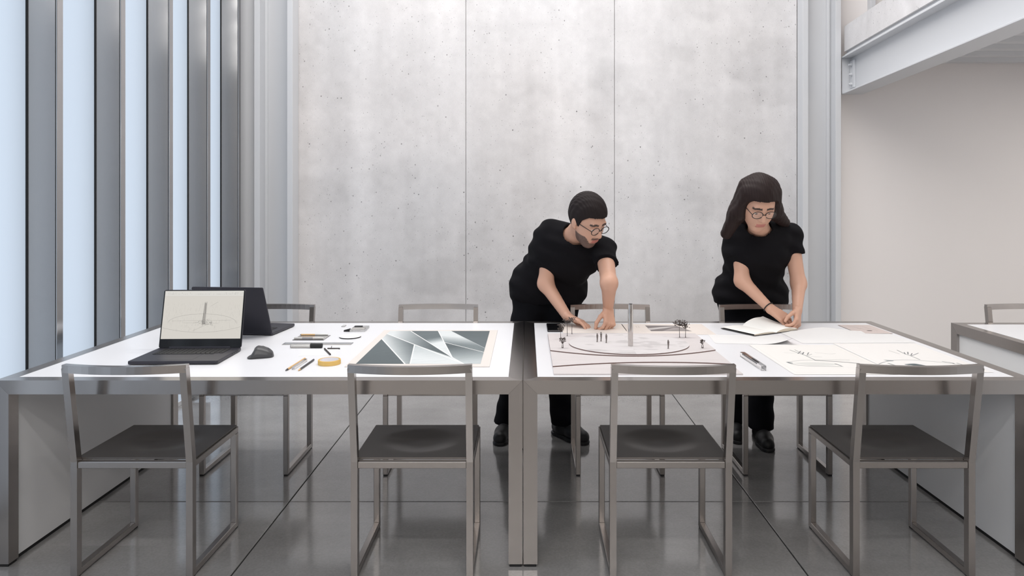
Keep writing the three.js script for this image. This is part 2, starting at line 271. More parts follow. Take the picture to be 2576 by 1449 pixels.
// ---------- chairs ----------
function makeChair(label, x, z, turn) {
  const t = thing('steel_chair', label, 'chair', [x, 0, z], turn, 'steel chairs around the tables');
  const w = 0.23, d = 0.2075, s = 0.025, sh = 0.438, top = 0.803, lean = 0.052, ch = 0.002;   // back towards +z
  for (const sx of [-1, 1]) {
    const xa = sx * w, xb = sx * (w - s);
    part('leg', bx(xa, 0.005, -d, xb, sh - s, -d + s, ch), M.steel, t);
    const post = [V(sx * (w - s / 2), 0.005, d - s / 2), V(sx * (w - s / 2), sh - s, d - s / 2), V(sx * (w - s / 2), sh, d - s / 2), V(sx * (w - s / 2), top, d - s / 2 + lean)];
    part('back_post', sweep(post.map((p) => ({ p, w: V(s / 2, 0, 0), h: V(0, 0, s / 2 + 0.002) })), V(0, 1, 0)), M.steel, t);
    part('runner', bx(xa, 0.005, -d + s, xb, 0.005 + s, d - s, ch), M.steel, t);
    part('side_rail', bx(xa, sh - s, -d, xb, sh, d - s, ch), M.steel, t);
    for (const pz of [-d + 0.002, d - s - 0.001]) part('foot', bx(sx * (w - 0.002), 0, pz, sx * (w - s + 0.002), 0.005, pz + s - 0.002, 0.0005), M.rubber, t);
  }
  part('seat_rail', bx(-w + s, sh - s, d - s, w - s, sh, d - 0.001, ch), M.steel, t);
  part('seat_rail', bx(-w + s, sh - s, -d + 0.001, w - s, sh, -d + s, ch), M.steel, t);
  const st = []; for (let i = 0; i <= 16; i++) { const u = i / 8 - 1, b = 0.034 * (1 - u * u); st.push({ p: V(u * (w - 0.0005), top - 0.001, d - s / 2 + lean + b), w: V(0, 0, s / 2), h: V(0, 0.0145, 0) }); }
  st.forEach((q) => (q.p.y -= 0.0145 - 0.014));
  part('backrest', sweep(st, V(1, 0, 0)), M.steel, t);
  // dished sheet metal seat
  const n = 26, sw = 2 * (w - 0.006), sd = 2 * d - s - 0.008, dish = (u, v) => { const r = Math.hypot((u - 0.5) / 0.36, (v - 0.5) / 0.36); return sh + 0.007 - 0.016 * (1 - smooth(0.25, 1.05, r)); };
  const g = sheet(sw, sd, dish, n, n); g.translate(0, 0, -s / 2);
  part('seat', mergeGeometries([g.toNonIndexed(), bx(-sw / 2, sh + 0.0005, -s / 2 + sd / 2, sw / 2, sh + 0.0068, -s / 2 + sd / 2 - 0.002, 0), bx(-sw / 2, sh + 0.0005, -s / 2 - sd / 2, sw / 2, sh + 0.0068, -s / 2 - sd / 2 + 0.002, 0), bx(-sw / 2, sh + 0.0005, -s / 2 - sd / 2 + 0.002, -sw / 2 + 0.002, sh + 0.0068, -s / 2 + sd / 2 - 0.002, 0), bx(sw / 2 - 0.002, sh + 0.0005, -s / 2 - sd / 2 + 0.002, sw / 2, sh + 0.0068, -s / 2 + sd / 2 - 0.002, 0)]), M.seat, t, 'dark dished seat plate');
  return t;
}
const zn = -2.619 - 0.2075, zf = -3.592 - 0.2075;
makeChair('steel chair with dark seat in front of the laptops', -1.487, zn, 0);
makeChair('steel chair with dark seat in front of the abstract poster', -0.432, zn, 0);
makeChair('steel chair with dark seat in front of the architectural model', 0.543, zn, 0);
makeChair('steel chair with dark seat in front of the botanical drawings', 1.458, zn, 0);
makeChair('steel chair across the table behind the closed back of the rear laptop', -1.463, zf, Math.PI);
makeChair('steel chair across the table behind the abstract poster', -0.513, zf, Math.PI);
makeChair('steel chair across the table beside the bearded person', 0.484, zf, Math.PI);
makeChair('steel chair across the table in front of the long-haired person', 1.35, zf, Math.PI);
makeChair('steel chair behind the table at the right edge', 2.90, -3.80, Math.PI);

// ---------- things on the left table ----------
M.laptop = phys({ color: lin(0.034, 0.033, 0.043), metalness: 0.4, roughness: 0.42 });
M.key = std({ color: lin(0.008, 0.008, 0.009), roughness: 0.5 });
M.bezel = phys({ color: lin(0.006, 0.006, 0.007), roughness: 0.12 });
M.port = std({ color: lin(0.002, 0.002, 0.002), roughness: 0.6 });
const screenMap = canvasTex(1024, 640, (c, w, h) => {
  c.fillStyle = '#e6e1d8'; c.fillRect(0, 0, w, h); c.fillStyle = '#ece9e2'; c.fillRect(0, 0, w, 72);
  c.strokeStyle = '#cfcac2'; c.lineWidth = 2; c.beginPath(); c.moveTo(0, 73); c.lineTo(w, 73); c.stroke();
  for (let i = 0; i < 46; i++) { const x = 14 + i * 22 + rr(-4, 4); c.fillStyle = `rgba(90,90,90,${rr(0.12, 0.4)})`; if (rnd() < 0.8) c.fillRect(x, 40 + rr(0, 4), rr(8, 18), 4); if (rnd() < 0.3) c.fillRect(x + 3, 24, rr(5, 9), 9); }
  c.lineCap = 'round';
  for (let i = 0; i < 330; i++) { const x = rr(30, 990), y = rr(150, 520); c.strokeStyle = `rgba(130,125,120,${rr(0.10, 0.30)})`; c.lineWidth = rr(1, 2); c.beginPath(); c.moveTo(x, y); c.lineTo(x + rr(-4, 4), y + rr(14, 46)); c.stroke(); }
  c.strokeStyle = 'rgba(90,86,82,.55)'; c.lineWidth = 2.2;
  c.beginPath(); c.ellipse(w * 0.50, 430, 440, 120, 0, Math.PI * 1.02, Math.PI * 1.99); c.stroke();
  c.beginPath(); c.moveTo(10, 492); c.quadraticCurveTo(520, 622, 1014, 484); c.stroke();
  c.lineWidth = 1.6; c.beginPath(); c.moveTo(120, 402); c.lineTo(880, 394); c.stroke(); c.beginPath(); c.moveTo(270, 428); c.lineTo(720, 436); c.stroke();
  c.beginPath(); c.moveTo(400, 535); c.lineTo(600, 440); c.stroke(); c.beginPath(); c.moveTo(610, 205); c.lineTo(700, 150); c.stroke();
  c.strokeStyle = 'rgba(60,58,56,.75)'; c.lineWidth = 2.4;
  for (const [a, b, d, e] of [[530, 150, 512, 460], [545, 150, 540, 450], [556, 148, 552, 450], [531, 160, 545, 300], [524, 300, 522, 470]]) { c.beginPath(); c.moveTo(a, b); c.lineTo(d, e); c.stroke(); }
  c.fillStyle = 'rgba(110,106,100,.35)'; c.beginPath(); c.moveTo(531, 165); c.lineTo(553, 165); c.lineTo(548, 450); c.lineTo(512, 450); c.fill();
  for (let i = 0; i < 40; i++) { c.lineWidth = 1.5; c.beginPath(); const x = rr(450, 640), y = rr(385, 460); c.moveTo(x, y); c.quadraticCurveTo(x + rr(-20, 20), y + rr(-20, 20), x + rr(-40, 40), y + rr(-12, 12)); c.stroke(); }
});
M.screen = std({ color: 0x111111, emissive: 0xffffff, emissiveMap: screenMap, emissiveIntensity: 0.82, roughness: 0.25 });
function makeLaptop(label, x, z, yaw, tilt, lit) {
  const W = 0.378, D = 0.272, t = thing('laptop', label, 'laptop', [x, TH, z], yaw);   // front towards +z, hinge at -z
  const sh = (w, d, r) => { const s = new THREE.Shape(); s.moveTo(-w + r, -d); s.lineTo(w - r, -d); s.quadraticCurveTo(w, -d, w, -d + r); s.lineTo(w, d - r); s.quadraticCurveTo(w, d, w - r, d); s.lineTo(-w + r, d); s.quadraticCurveTo(-w, d, -w, d - r); s.lineTo(-w, -d + r); s.quadraticCurveTo(-w, -d, -w + r, -d); return s; };
  const slab = (w, d, r, h, b) => new THREE.ExtrudeGeometry(sh(w - b, d - b, r), { depth: h - 2 * b, bevelEnabled: true, bevelSize: b, bevelThickness: b, bevelSegments: 2, curveSegments: 5 });
  const base = part('base', slab(W / 2, D / 2, 0.008, 0.014, 0.003).rotateX(-Math.PI / 2).translate(0, 0.006, 0), M.laptop, t);
  part('rubber_strip', [bx(-0.15, 0, 0.10, 0.15, 0.004, 0.11, 0), bx(-0.15, 0, -0.11, 0.15, 0.004, -0.10, 0)], M.rubber, base);
  const keys = []; for (let r = 0; r < 6; r++) { const n = r === 5 ? 9 : 15; let kx = -0.15; for (let c = 0; c < n; c++) { const kw = r === 5 && c === 4 ? 0.105 : 0.0175; keys.push(bx(kx, 0.0172, -0.105 + r * 0.0185, kx + kw, 0.0188, -0.105 + r * 0.0185 + 0.0155, 0.0005)); kx += kw + 0.0028; } }
  part('keys', keys, M.key, base, 'black keys');
  part('trackpad', bx(-0.075, 0.0166, 0.018, 0.075, 0.0175, 0.115, 0.0004), M.laptop, base);
  for (const [pz, pw] of [[-0.075, 0.012], [-0.052, 0.009], [-0.033, 0.012], [-0.095, 0.014]]) part('port', bx(W / 2 - 0.002, 0.009, pz, W / 2 + 0.0006, 0.0135, pz + pw, 0), M.port, base);
  const lid = new THREE.Group(); lid.name = 'lid'; lid.position.set(0, 0.016, -D / 2 + 0.006); lid.rotation.x = -tilt; t.add(lid);
  const LH = 0.268;
  part('lid_shell', slab(W / 2, LH / 2, 0.009, 0.006, 0.002).translate(0, LH / 2, -0.006), M.laptop, lid);
  part('bezel', new THREE.ShapeGeometry(sh(W / 2 - 0.002, LH / 2 - 0.002, 0.008)).translate(0, LH / 2, 0.0003), M.bezel, lid);
  if (lit) {
    part('screen', new THREE.PlaneGeometry(W - 0.014, 0.221).translate(0, LH - 0.116, 0.0008), M.screen, lid, 'lit screen with a pencil sketch of a tower');
    const r = new THREE.RectAreaLight(lin(0.9, 0.87, 0.82), 0.35, W - 0.014, 0.221); r.position.set(0, LH - 0.116, 0.004); r.rotation.y = Math.PI; r.name = 'screen_light'; lid.add(r);
  }
  part('hinge', cyl(V(-W / 2 + 0.05, 0.002, -0.002), V(W / 2 - 0.05, 0.002, -0.002), 0.005, 0.005, 10), M.laptop, lid);
  return t;
}
makeLaptop('open black laptop with lit screen facing the viewer', -1.507, -3.085, 0.03, 0.21, true);
makeLaptop('open black laptop seen from behind its lid', -1.483, -3.735, Math.PI - 0.10, 0.40, false);

{ // sculpted mouse
  const t = thing('computer_mouse', 'dark grey sculpted computer mouse beside the laptop', 'mouse', [-1.183, TH, -3.098], 0.25);
  const nu = 28, nv = 18, P = [], I = [];
  for (let i = 0; i <= nu; i++) for (let j = 0; j <= nv; j++) {
    const u = i / nu, a = Math.PI * 2 * j / nv, x = -0.058 + 0.112 * u, end = Math.sqrt(Math.max(0, 1 - Math.pow(2 * u - 1, 6)));
    const K = [[0, 0.008], [0.14, 0.013], [0.22, 0.026], [0.30, 0.046], [0.40, 0.051], [0.55, 0.048], [0.75, 0.040], [0.92, 0.031], [1, 0.026]]; let q = 0; while (u > K[q + 1][0]) q++; const kt = smooth(0, 1, (u - K[q][0]) / (K[q + 1][0] - K[q][0])) * 0.5 + 0.5 * (u - K[q][0]) / (K[q + 1][0] - K[q][0]);
    const hw = 0.042 * end * (1 - 0.25 * u), ht = (K[q][1] + (K[q + 1][1] - K[q][1]) * kt) * (0.25 + 0.75 * end);
    const cy = Math.sin(a), cz = Math.cos(a), y = Math.max(0, ht * (0.42 + 0.58 * Math.sign(cy) * Math.pow(Math.abs(cy), 0.7))) + (cy > 0 ? 0.010 * Math.max(0, -cz) * end * (u < 0.55 ? 1 : 0.3) * -1 : 0);
    P.push(x, Math.max(0, y), hw * Math.sign(cz) * Math.pow(Math.abs(cz), 0.75) + 0.010 * (cy > 0 ? cy : 0) * -Math.sin(u * 3));
  }
  for (let i = 0; i < nu; i++) for (let j = 0; j < nv; j++) { const a = i * (nv + 1) + j, b = a + nv + 1; I.push(a, a + 1, b, a + 1, b + 1, b); }
  const g = new THREE.BufferGeometry(); g.setAttribute('position', new THREE.Float32BufferAttribute(P, 3)); g.setIndex(I); g.computeVertexNormals();
  M.mouse = phys({ color: lin(0.055, 0.055, 0.058), roughness: 0.4, metalness: 0.1, side: THREE.DoubleSide });
  part('shell', g, M.mouse, t);
  part('scroll_wheel', new THREE.TorusGeometry(0.008, 0.003, 8, 16).translate(0.028, 0.028, 0.004), M.laptop, t);
}
// ring of masking tape
{ const t = thing('masking_tape_roll', 'roll of yellow masking tape beside the poster', 'tape', [-0.843, TH, -2.972]);
  const tube = (ro, ri, h, y) => { const p = [[ri, y], [ro - 0.0008, y], [ro, y + 0.0008], [ro, y + h - 0.0008], [ro - 0.0008, y + h], [ri, y + h], [ri, y]].map(([a, b]) => new THREE.Vector2(a, b)); const g = new THREE.LatheGeometry(p, 56); return g; };
  M.tape = std({ color: lin(0.72, 0.47, 0.14), roughness: 0.6 }); M.core = std({ color: lin(0.75, 0.73, 0.76), roughness: 0.8 });
  part('tape', tube(0.0475, 0.0395, 0.019, 0), M.tape, t); part('core', tube(0.0393, 0.0365, 0.0188, 0), M.core, t, 'white cardboard core'); }
M.wood = std({ color: lin(0.66, 0.42, 0.19), roughness: 0.55 }); M.lead = std({ color: lin(0.05, 0.048, 0.055), roughness: 0.45 }); M.charcoal = std({ color: lin(0.05, 0.042, 0.04), roughness: 0.85 });
M.clear = phys({ color: lin(0.95, 0.95, 0.96), transmission: 1, roughness: 0.05, thickness: 0.02, ior: 1.45 });
M.silver = phys({ color: lin(0.62, 0.6, 0.57), metalness: 1, roughness: 0.3 });
M.paper = std({ color: lin(0.72, 0.69, 0.66), roughness: 0.8 }); M.paperWhite = std({ color: lin(0.79, 0.785, 0.78), roughness: 0.8 });
const Y0 = TH;
function stick(name, label, cat, a, b, r, mat, tip, n = 8) { const A = V(a[0], 0, -a[1]), B = V(b[0], 0, -b[1]), c = A.clone().lerp(B, 0.5), t = thing(name, label, cat, [c.x, Y0, c.z]); const p = A.sub(c).setY(r), q = B.sub(c).setY(r), e = p.clone().lerp(q, 0.1); part('shaft', cyl(tip ? e : p, q, r, r, n), mat, t); if (tip) part('tip', cyl(p, e, r * 0.35, r, n), tip, t); return t; }
stick('wooden_stylus', 'thin pale wooden stylus lying beside a clear rod', 'stylus', [-0.984, 2.838], [-0.974, 3.054], 0.0042, M.wood, M.lead);
{ const t = thing('acrylic_rod', 'clear acrylic square rod between wooden stylus and grey pencil', 'rod', [-0.9605, Y0, -2.943], -0.03); part('rod', bx(-0.006, 0, -0.076, 0.006, 0.011, 0.076, 0.0006), M.clear, t); }
stick('pencil', 'grey graphite pencil in front of the masking tape', 'pencil', [-0.932, 2.838], [-0.928, 3.03], 0.0042, M.lead, M.wood, 6);
{ const t = thing('blank_card', 'small blank white card under charcoal sticks', 'card', [-0.952, Y0, -3.19], 0.05); part('card', bx(-0.075, 0, -0.066, 0.075, 0.0012, 0.066, 0.0003), M.paperWhite, t); }
stick('charcoal_stick', 'short charcoal stick lying diagonally across the blank card', 'charcoal', [-0.944, 3.25], [-0.884, 3.13], 0.004, M.charcoal).position.y += 0.0012;
stick('charcoal_stick', 'short charcoal stick lying along the back of the blank card', 'charcoal', [-0.934, 3.262], [-0.876, 3.262], 0.0034, M.charcoal);
stick('graphite_lead', 'tiny piece of graphite behind the charcoal sticks', 'graphite', [-0.932, 3.325], [-0.924, 3.288], 0.0014, M.lead);
{ const t = thing('marker_pen', 'thick silver marker with black cap lying by the clear ruler', 'marker', [-1.04, Y0, -3.29]); part('barrel', cyl(V(-0.074, 0.0082, 0), V(0.02, 0.0082, 0), 0.0082, 0.0082, 20), M.silver, t); part('cap', cyl(V(0.018, 0.0112, 0), V(0.073, 0.0112, 0), 0.0112, 0.0108, 20), M.rubber, t, 'black cap'); part('ring', cyl(V(-0.076, 0.0082, 0), V(-0.074, 0.0082, 0), 0.0076, 0.0076, 20), M.rubber, t); }
{ const t = thing('clear_ruler', 'long clear plastic ruler behind the marker', 'ruler', [-1.015, Y0, -3.382], 0.0); part('blade', bx(-0.167, 0, -0.024, 0.167, 0.003, 0.018, 0.0006), phys({ color: lin(0.93, 0.94, 0.95), transmission: 1, roughness: 0.12, thickness: 0.003, ior: 1.45 }), t); part('bevel', hexa([V(-0.167, 0, 0.018), V(0.167, 0, 0.018), V(0.167, 0.003, 0.018), V(-0.167, 0.003, 0.018)], [V(-0.167, 0, 0.026), V(0.167, 0, 0.026), V(0.167, 0.0008, 0.026), V(-0.167, 0.0008, 0.026)], V(1, 0, 0)), M.silver, t, 'thin metal drawing edge'); const tk = []; for (let i = 0; i < 32; i++) tk.push(bx(-0.16 + i * 0.01, 0.003, 0.008, -0.1595 + i * 0.01, 0.0032, i % 5 ? 0.014 : 0.017, 0)); part('graduation', tk, M.lead, t); }
{ const t = thing('pen_case', 'flat clear acrylic tray holding two slim pens', 'tray', [-1.09, Y0, -3.53]); part('tray', bx(-0.078, 0, -0.06, 0.078, 0.0025, 0.064, 0.0005), phys({ color: lin(0.96, 0.95, 0.93), transmission: 1, roughness: 0.08, thickness: 0.003, ior: 1.45 }), t); }
{ const t = thing('slim_pen', 'slim silver pen with clear grip in the acrylic tray', 'pen', [-1.09, Y0 + 0.0025, -3.482]); part('barrel', [cyl(V(-0.073, 0.0058, 0), V(-0.033, 0.0058, 0), 0.0058, 0.0058, 16), cyl(V(0.02, 0.0058, 0), V(0.073, 0.0058, 0), 0.0058, 0.0058, 16)], M.silver, t); part('grip', cyl(V(-0.033, 0.0058, 0), V(0.02, 0.0058, 0), 0.0056, 0.0056, 16), std({ color: lin(0.3, 0.3, 0.31), roughness: 0.3 }), t); }
{ const t = thing('slim_pen', 'slim tan wooden pencil at the back of the acrylic tray', 'pencil', [-1.09, Y0 + 0.0025, -3.58]); part('barrel', cyl(V(-0.07, 0.0042, 0), V(0.001, 0.0042, 0), 0.0042, 0.0042, 8), M.wood, t); part('cap', cyl(V(0.001, 0.0042, 0), V(0.068, 0.0042, 0), 0.0042, 0.0042, 12), M.silver, t); part('lead', cyl(V(-0.076, 0.0042, 0), V(-0.07, 0.0042, 0), 0.001, 0.0042, 8), M.lead, t); }
{ const t = thing('round_coaster', 'round white coaster with black edge', 'coaster', [-0.9, Y0, -3.547]); part('base', new THREE.CylinderGeometry(0.0545, 0.053, 0.005, 48).translate(0, 0.0025, 0), M.rubber, t, 'black underside'); part('top', new THREE.CylinderGeometry(0.054, 0.054, 0.0012, 48).translate(0, 0.0056, 0), M.paperWhite, t); }
{ const t = thing('cutting_knife', 'small metal knife in clear case with black blade guard', 'knife', [-0.905, Y0, -3.735], 0.02); part('case', bx(-0.035, 0, -0.075, 0.045, 0.012, 0.045, 0.001), phys({ color: lin(0.9, 0.9, 0.89), transmission: 0.85, roughness: 0.15, thickness: 0.01, ior: 1.45 }), t); part('blade', bx(-0.028, 0.012, -0.055, 0.014, 0.016, -0.035, 0.001), M.rubber, t); part('scale_strip', bx(-0.03, 0.012, -0.012, 0.04, 0.0145, 0.03, 0.001), M.silver, t); part('guard', hexa([V(-0.036, 0, 0.02), V(-0.036, 0, 0.042), V(-0.036, 0.015, 0.042), V(-0.036, 0.015, 0.02)], [V(-0.068, 0, 0.026), V(-0.068, 0, 0.038), V(-0.068, 0.007, 0.038), V(-0.068, 0.007, 0.026)], V(1, 0, 0)), M.rubber, t); }
{ const t = thing('eraser', 'tiny pale grey eraser behind the clear knife case', 'eraser', [-1.012, Y0, -3.85]); part('rubber', bx(-0.009, 0, -0.02, 0.009, 0.006, 0.02, 0.001), std({ color: lin(0.5, 0.5, 0.5), roughness: 0.8 }), t); }

// abstract print on a cream board
{ const X0 = -0.762, X1 = -0.156, Z0 = 2.909, Z1 = 3.722, px0 = -0.7255, px1 = -0.196, pz0 = 2.953, pz1 = 3.695;
  const t = thing('art_print', 'abstract grey geometric print on a cream board', 'print', [(X0 + X1) / 2, Y0, -(Z0 + Z1) / 2]);
  part('board', bx(-(X1 - X0) / 2, 0, -(Z1 - Z0) / 2, (X1 - X0) / 2, 0.004, (Z1 - Z0) / 2, 0.0005), std({ color: lin(0.68, 0.63, 0.59), roughness: 0.8 }), t);
  const map = canvasTex(1100, 1540, (c, w, h) => {
    const U = ([x, z]) => [(x - px0) / (px1 - px0) * w, (pz1 - z) / (pz1 - pz0) * h];
    const FL = [px0, pz0], FR = [px1, pz0], BR = [px1, pz1], BL = [px0, pz1], a = [px0, 3.485], b = [px0, 3.616], c1 = [-0.517, pz0], d = [-0.495, pz0], e = [-0.54, 3.348], f = [-0.616, pz1], g = [-0.329, 3.074], i = [-0.47, pz1], j = [-0.402, pz1], k = [px1, 3.265], l = [-0.401, 3.398], m = [px1, 3.179], n = [-0.267, pz0];
    const poly = (pts, from, to, c0, c2) => { const q = pts.map(U), A = U(from), B = U(to), gr = c.createLinearGradient(A[0], A[1], B[0], B[1]); gr.addColorStop(0, c0); gr.addColorStop(1, c2); c.fillStyle = gr; c.beginPath(); q.forEach(([x, y], s) => s ? c.lineTo(x, y) : c.moveTo(x, y)); c.closePath(); c.fill(); };
    c.fillStyle = '#4d5659'; c.fillRect(0, 0, w, h);
    const D = '#4b5558', L = '#cfd3d3', G = '#8b9496';
    poly([a, c1, FL], a, FL, '#566063', '#4b5558');
    poly([a, b, e, d, c1], [-0.66, 3.26], [-0.52, 3.30], L, D);
    poly([b, BL, f, g, e], [-0.68, 3.50], [-0.47, 3.52], L, D);
    poly([e, g, n, d], [-0.42, 3.30], [-0.48, 3.05], '#aeb5b6', L);
    poly([f, i, g], [-0.50, 3.48], [-0.42, 3.40], '#5a6467', L);
    poly([i, j, k, m, l], [-0.30, 3.52], [-0.36, 3.36], L, '#6a7476');
    poly([i, l, g], [-0.47, 3.5], [-0.40, 3.38], '#8e9799', '#707a7c');
    poly([l, m, FR, n, g], [-0.33, 3.30], [-0.22, 3.0], D, '#b4bbbc');
    poly([j, BR, k], j, k, '#4b5558', '#5a6467');
    c.lineCap = 'butt'; const line = (p, q, wd, col = 'rgba(245,243,240,.95)') => { const A = U(p), B = U(q); c.strokeStyle = col; c.lineWidth = wd; c.beginPath(); c.moveTo(...A); c.lineTo(...B); c.stroke(); };
    line(a, c1, 12); line(b, n, 12); line(e, d, 10); line(f, g, 10); line(i, g, 9); line(l, m, 9); line(j, k, 5, 'rgba(225,228,228,.7)'); line(g, n, 10);
    for (let s = 0; s < 260; s++) { c.strokeStyle = `rgba(${rnd() < 0.5 ? '240,244,244' : '30,36,38'},${rr(0.01, 0.05)})`; c.lineWidth = rr(2, 14); const x = rr(0, w), y = rr(0, h); c.beginPath(); c.moveTo(x, y); c.quadraticCurveTo(x + rr(40, 160), y - rr(20, 80), x + rr(120, 360), y - rr(60, 200)); c.stroke(); }
  });
  part('print', sheet(px1 - px0, pz1 - pz0).translate((px0 + px1) / 2 - (X0 + X1) / 2, 0.0044, -(pz0 + pz1) / 2 + (Z0 + Z1) / 2), std({ map, roughness: 0.55 }), t, 'grey geometric artwork');
}

// ---------- things on the right table ----------
{ // architectural model
  const cx = 0.486, cz = 3.174, t = thing('architectural_model', 'pale layered architectural site model with steel tower and tiny trees', 'model', [cx, Y0, -cz]);
  const tone = tex(512, 512, (i, j) => { const x = i / 512, y = j / 512; let v = 0.765 + 0.03 * (fbm(x * 3, y * 22, 4) - 0.5) + 0.02 * (vn(i, j) - 0.5); return [v + 0.014, v - 0.012, v - 0.016]; }, true);
  const stain = tex(512, 512, (i, j) => { const x = i / 512, y = j / 512; let v = 0.775 + 0.02 * (fbm(x * 3, y * 22, 4) - 0.5) - 0.07 * smooth(0.54, 0.74, fbm(x * 7 + 3, y * 13 + 8, 4)); return [v + 0.012, v - 0.006, v - 0.008]; }, true);
  const bm = std({ map: tone, roughness: 0.75 }), dm = std({ map: stain, roughness: 0.75 });
  tone.repeat.set(1.3, 1.3); stain.repeat.set(1.6, 1.6);
  const x0 = 0.108 - cx, x1 = 0.864 - cx, zf0 = 2.778 - cz, zb = 3.572 - cz, ext = (s, h, y) => new THREE.ExtrudeGeometry(s, { depth: h, bevelEnabled: false, curveSegments: 48 }).rotateX(-Math.PI / 2).translate(0, y, 0);
  const behind = (l, m, r) => { const s = new THREE.Shape(); s.moveTo(x0, l - cz); s.quadraticCurveTo(0, 2 * (m - cz) - (l + r - 2 * cz) / 2, x1, r - cz); s.lineTo(x1, zb); s.lineTo(x0, zb); s.closePath(); return s; };
  const rect = new THREE.Shape([[x0, zf0], [x1, zf0], [x1, zb], [x0, zb]].map((p) => new THREE.Vector2(...p)));
  part('base_board', ext(rect, 0.006, 0), bm, t); const burnt = std({ color: lin(0.15, 0.095, 0.085), roughness: 0.85 });
  part('terrace', ext(behind(2.887, 2.962, 2.93), 0.0045, 0.006), [bm, burnt], t); part('terrace', ext(behind(3.173, 3.062, 3.183), 0.0045, 0.0105), [bm, burnt], t);
  const el = new THREE.Shape(); el.absellipse(-0.002, 3.306 - cz, 0.283, 0.236, 0, Math.PI * 2); part('plaza_disc', ext(el, 0.0045, 0.015), [dm, burnt], t);
  const at = (x, z, y) => V(x - cx, y, -(z - cz)), dz = 0.0195;
  const tw = part('tower', [cyl(at(0.484, 3.243, dz), at(0.484, 3.243, dz + 0.196), 0.0118, 0.0118, 32, true), cyl(at(0.484, 3.243, dz + 0.01), at(0.484, 3.243, dz + 0.196), 0.0102, 0.0102, 32, true)], phys({ color: lin(0.6, 0.57, 0.55), metalness: 1, roughness: 0.08, side: THREE.DoubleSide }), t, 'polished steel tube');
  part('rim', new THREE.RingGeometry(0.0102, 0.0118, 32).rotateX(-Math.PI / 2).translate(0.484 - cx, dz + 0.196, -(3.243 - cz)), M.silver, tw);
  const fig = std({ color: lin(0.17, 0.145, 0.135), roughness: 0.7 });
  for (const [x, z, h] of [[0.338, 3.336, 0.041], [0.358, 3.352, 0.045], [0.379, 3.315, 0.043], [0.648, 3.186, 0.040]]) { const b = at(x, z, dz); part('figure', [cyl(b, b.clone().add(V(0.0008, h * 0.48, 0)), 0.0022, 0.0034, 8), cyl(b.clone().add(V(0.0004, h * 0.44, 0)), b.clone().add(V(0.0006, h * 0.82, 0)), 0.0036, 0.0048, 8), new THREE.SphereGeometry(0.0034, 8, 6).translate(b.x, h * 0.92 + dz, b.z), new THREE.CylinderGeometry(0.0046, 0.0046, 0.0008, 12).translate(b.x, dz + 0.0004, b.z)].map((g) => g.index ? g.toNonIndexed() : g), fig, t, 'small grey figure'); }
  const wire = std({ color: lin(0.10, 0.08, 0.072), roughness: 0.6, metalness: 0.2 });
  const tree = (x, z, y, h, rx, ry, stems, nLeaf, low) => {
    const b = at(x, z, y), tr = [], fo = [];
    for (let k = 0; k < stems; k++) { const o = (k - (stems - 1) / 2) * 0.006; tr.push(cyl(V(b.x + o, y, b.z), V(b.x + o * 0.5 + rr(-0.002, 0.002), y + h * low, b.z), 0.0017, 0.0010, 6)); }
    tr.push(new THREE.CylinderGeometry(0.002, 0.0035, 0.003, 8).translate(b.x, y + 0.0015, b.z));
    const top = V(b.x, y + h * low, b.z);
    for (let k = 0; k < nLeaf; k++) { const a = rr(0, 6.283), q = Math.sqrt(rnd()), p = V(b.x + rx * q * Math.cos(a), y + h - ry * rr(0, 1.6) * (0.4 + 0.6 * q), b.z + rx * 0.6 * q * Math.sin(a)); if (k % 2 === 0) fo.push(cyl(top.clone().lerp(p, 0.05).setY(Math.min(top.y, p.y)), p, 0.0008, 0.0005, 4)); const g = new THREE.TorusGeometry(rr(0.0016, 0.003), 0.0008, 4, 8); g.rotateX(rr(0, 3)); g.rotateY(rr(0, 3)); g.translate(p.x, p.y, p.z); fo.push(g); if (rnd() < 0.5) fo.push(new THREE.SphereGeometry(rr(0.001, 0.002), 5, 4).translate(p.x, p.y, p.z)); }
    const o = new THREE.Group(); o.name = 'wire_tree'; t.add(o); part('trunk', tr.map((g) => g.toNonIndexed()), wire, o); part('crown', fo.map((g) => g.toNonIndexed()), wire, o);
  };
  tree(0.762, 3.467, 0.015, 0.086, 0.040, 0.02, 1, 90, 0.68); tree(0.791, 3.465, 0.015, 0.072, 0.024, 0.018, 1, 50, 0.62); tree(0.813, 3.217, 0.015, 0.04, 0.012, 0.011, 2, 26, 0.4); tree(0.166, 3.22, 0.015, 0.048, 0.016, 0.014, 2, 34, 0.4);
  tree(0.168, 3.43, 0.015, 0.074, 0.019, 0.022, 1, 60, 0.45); tree(0.204, 3.504, 0.015, 0.085, 0.03, 0.016, 1, 40, 0.75); tree(0.231, 3.555, 0.015, 0.085, 0.022, 0.012, 1, 30, 0.75);
}
{ const t = thing('smartphone', 'black glossy phone at the back corner by the model', 'phone', [0.15, Y0, -3.793]); part('body', bx(-0.04, 0, -0.106, 0.04, 0.009, 0.108, 0.003), phys({ color: lin(0.03, 0.028, 0.03), roughness: 0.35, metalness: 0.6 }), t); part('screen', bx(-0.037, 0.009, -0.102, 0.037, 0.0096, 0.104, 0.0002), M.bezel, t, 'dark glass screen'); }
function page(name, label, cat, x0, x1, z0, z1, mat, { turn = 0, fn, n = 2, th = 0.0006, y = 0 } = {}) {
  const t = thing(name, label, cat, [(x0 + x1) / 2, Y0 + y, -(z0 + z1) / 2], turn), w = x1 - x0, d = z1 - z0, f = (u, v) => th + (fn ? fn(u, v) : 0);
  const top = sheet(w, d, f, n, n), bot = sheet(w, d, (u, v) => f(u, v) - th, n, n); bot.index.array.reverse(); bot.computeVertexNormals();
  part('sheet', mergeGeometries([top, bot]), mat, t); return t;
}
const dbl = (o) => std({ side: THREE.DoubleSide, roughness: 0.8, ...o });
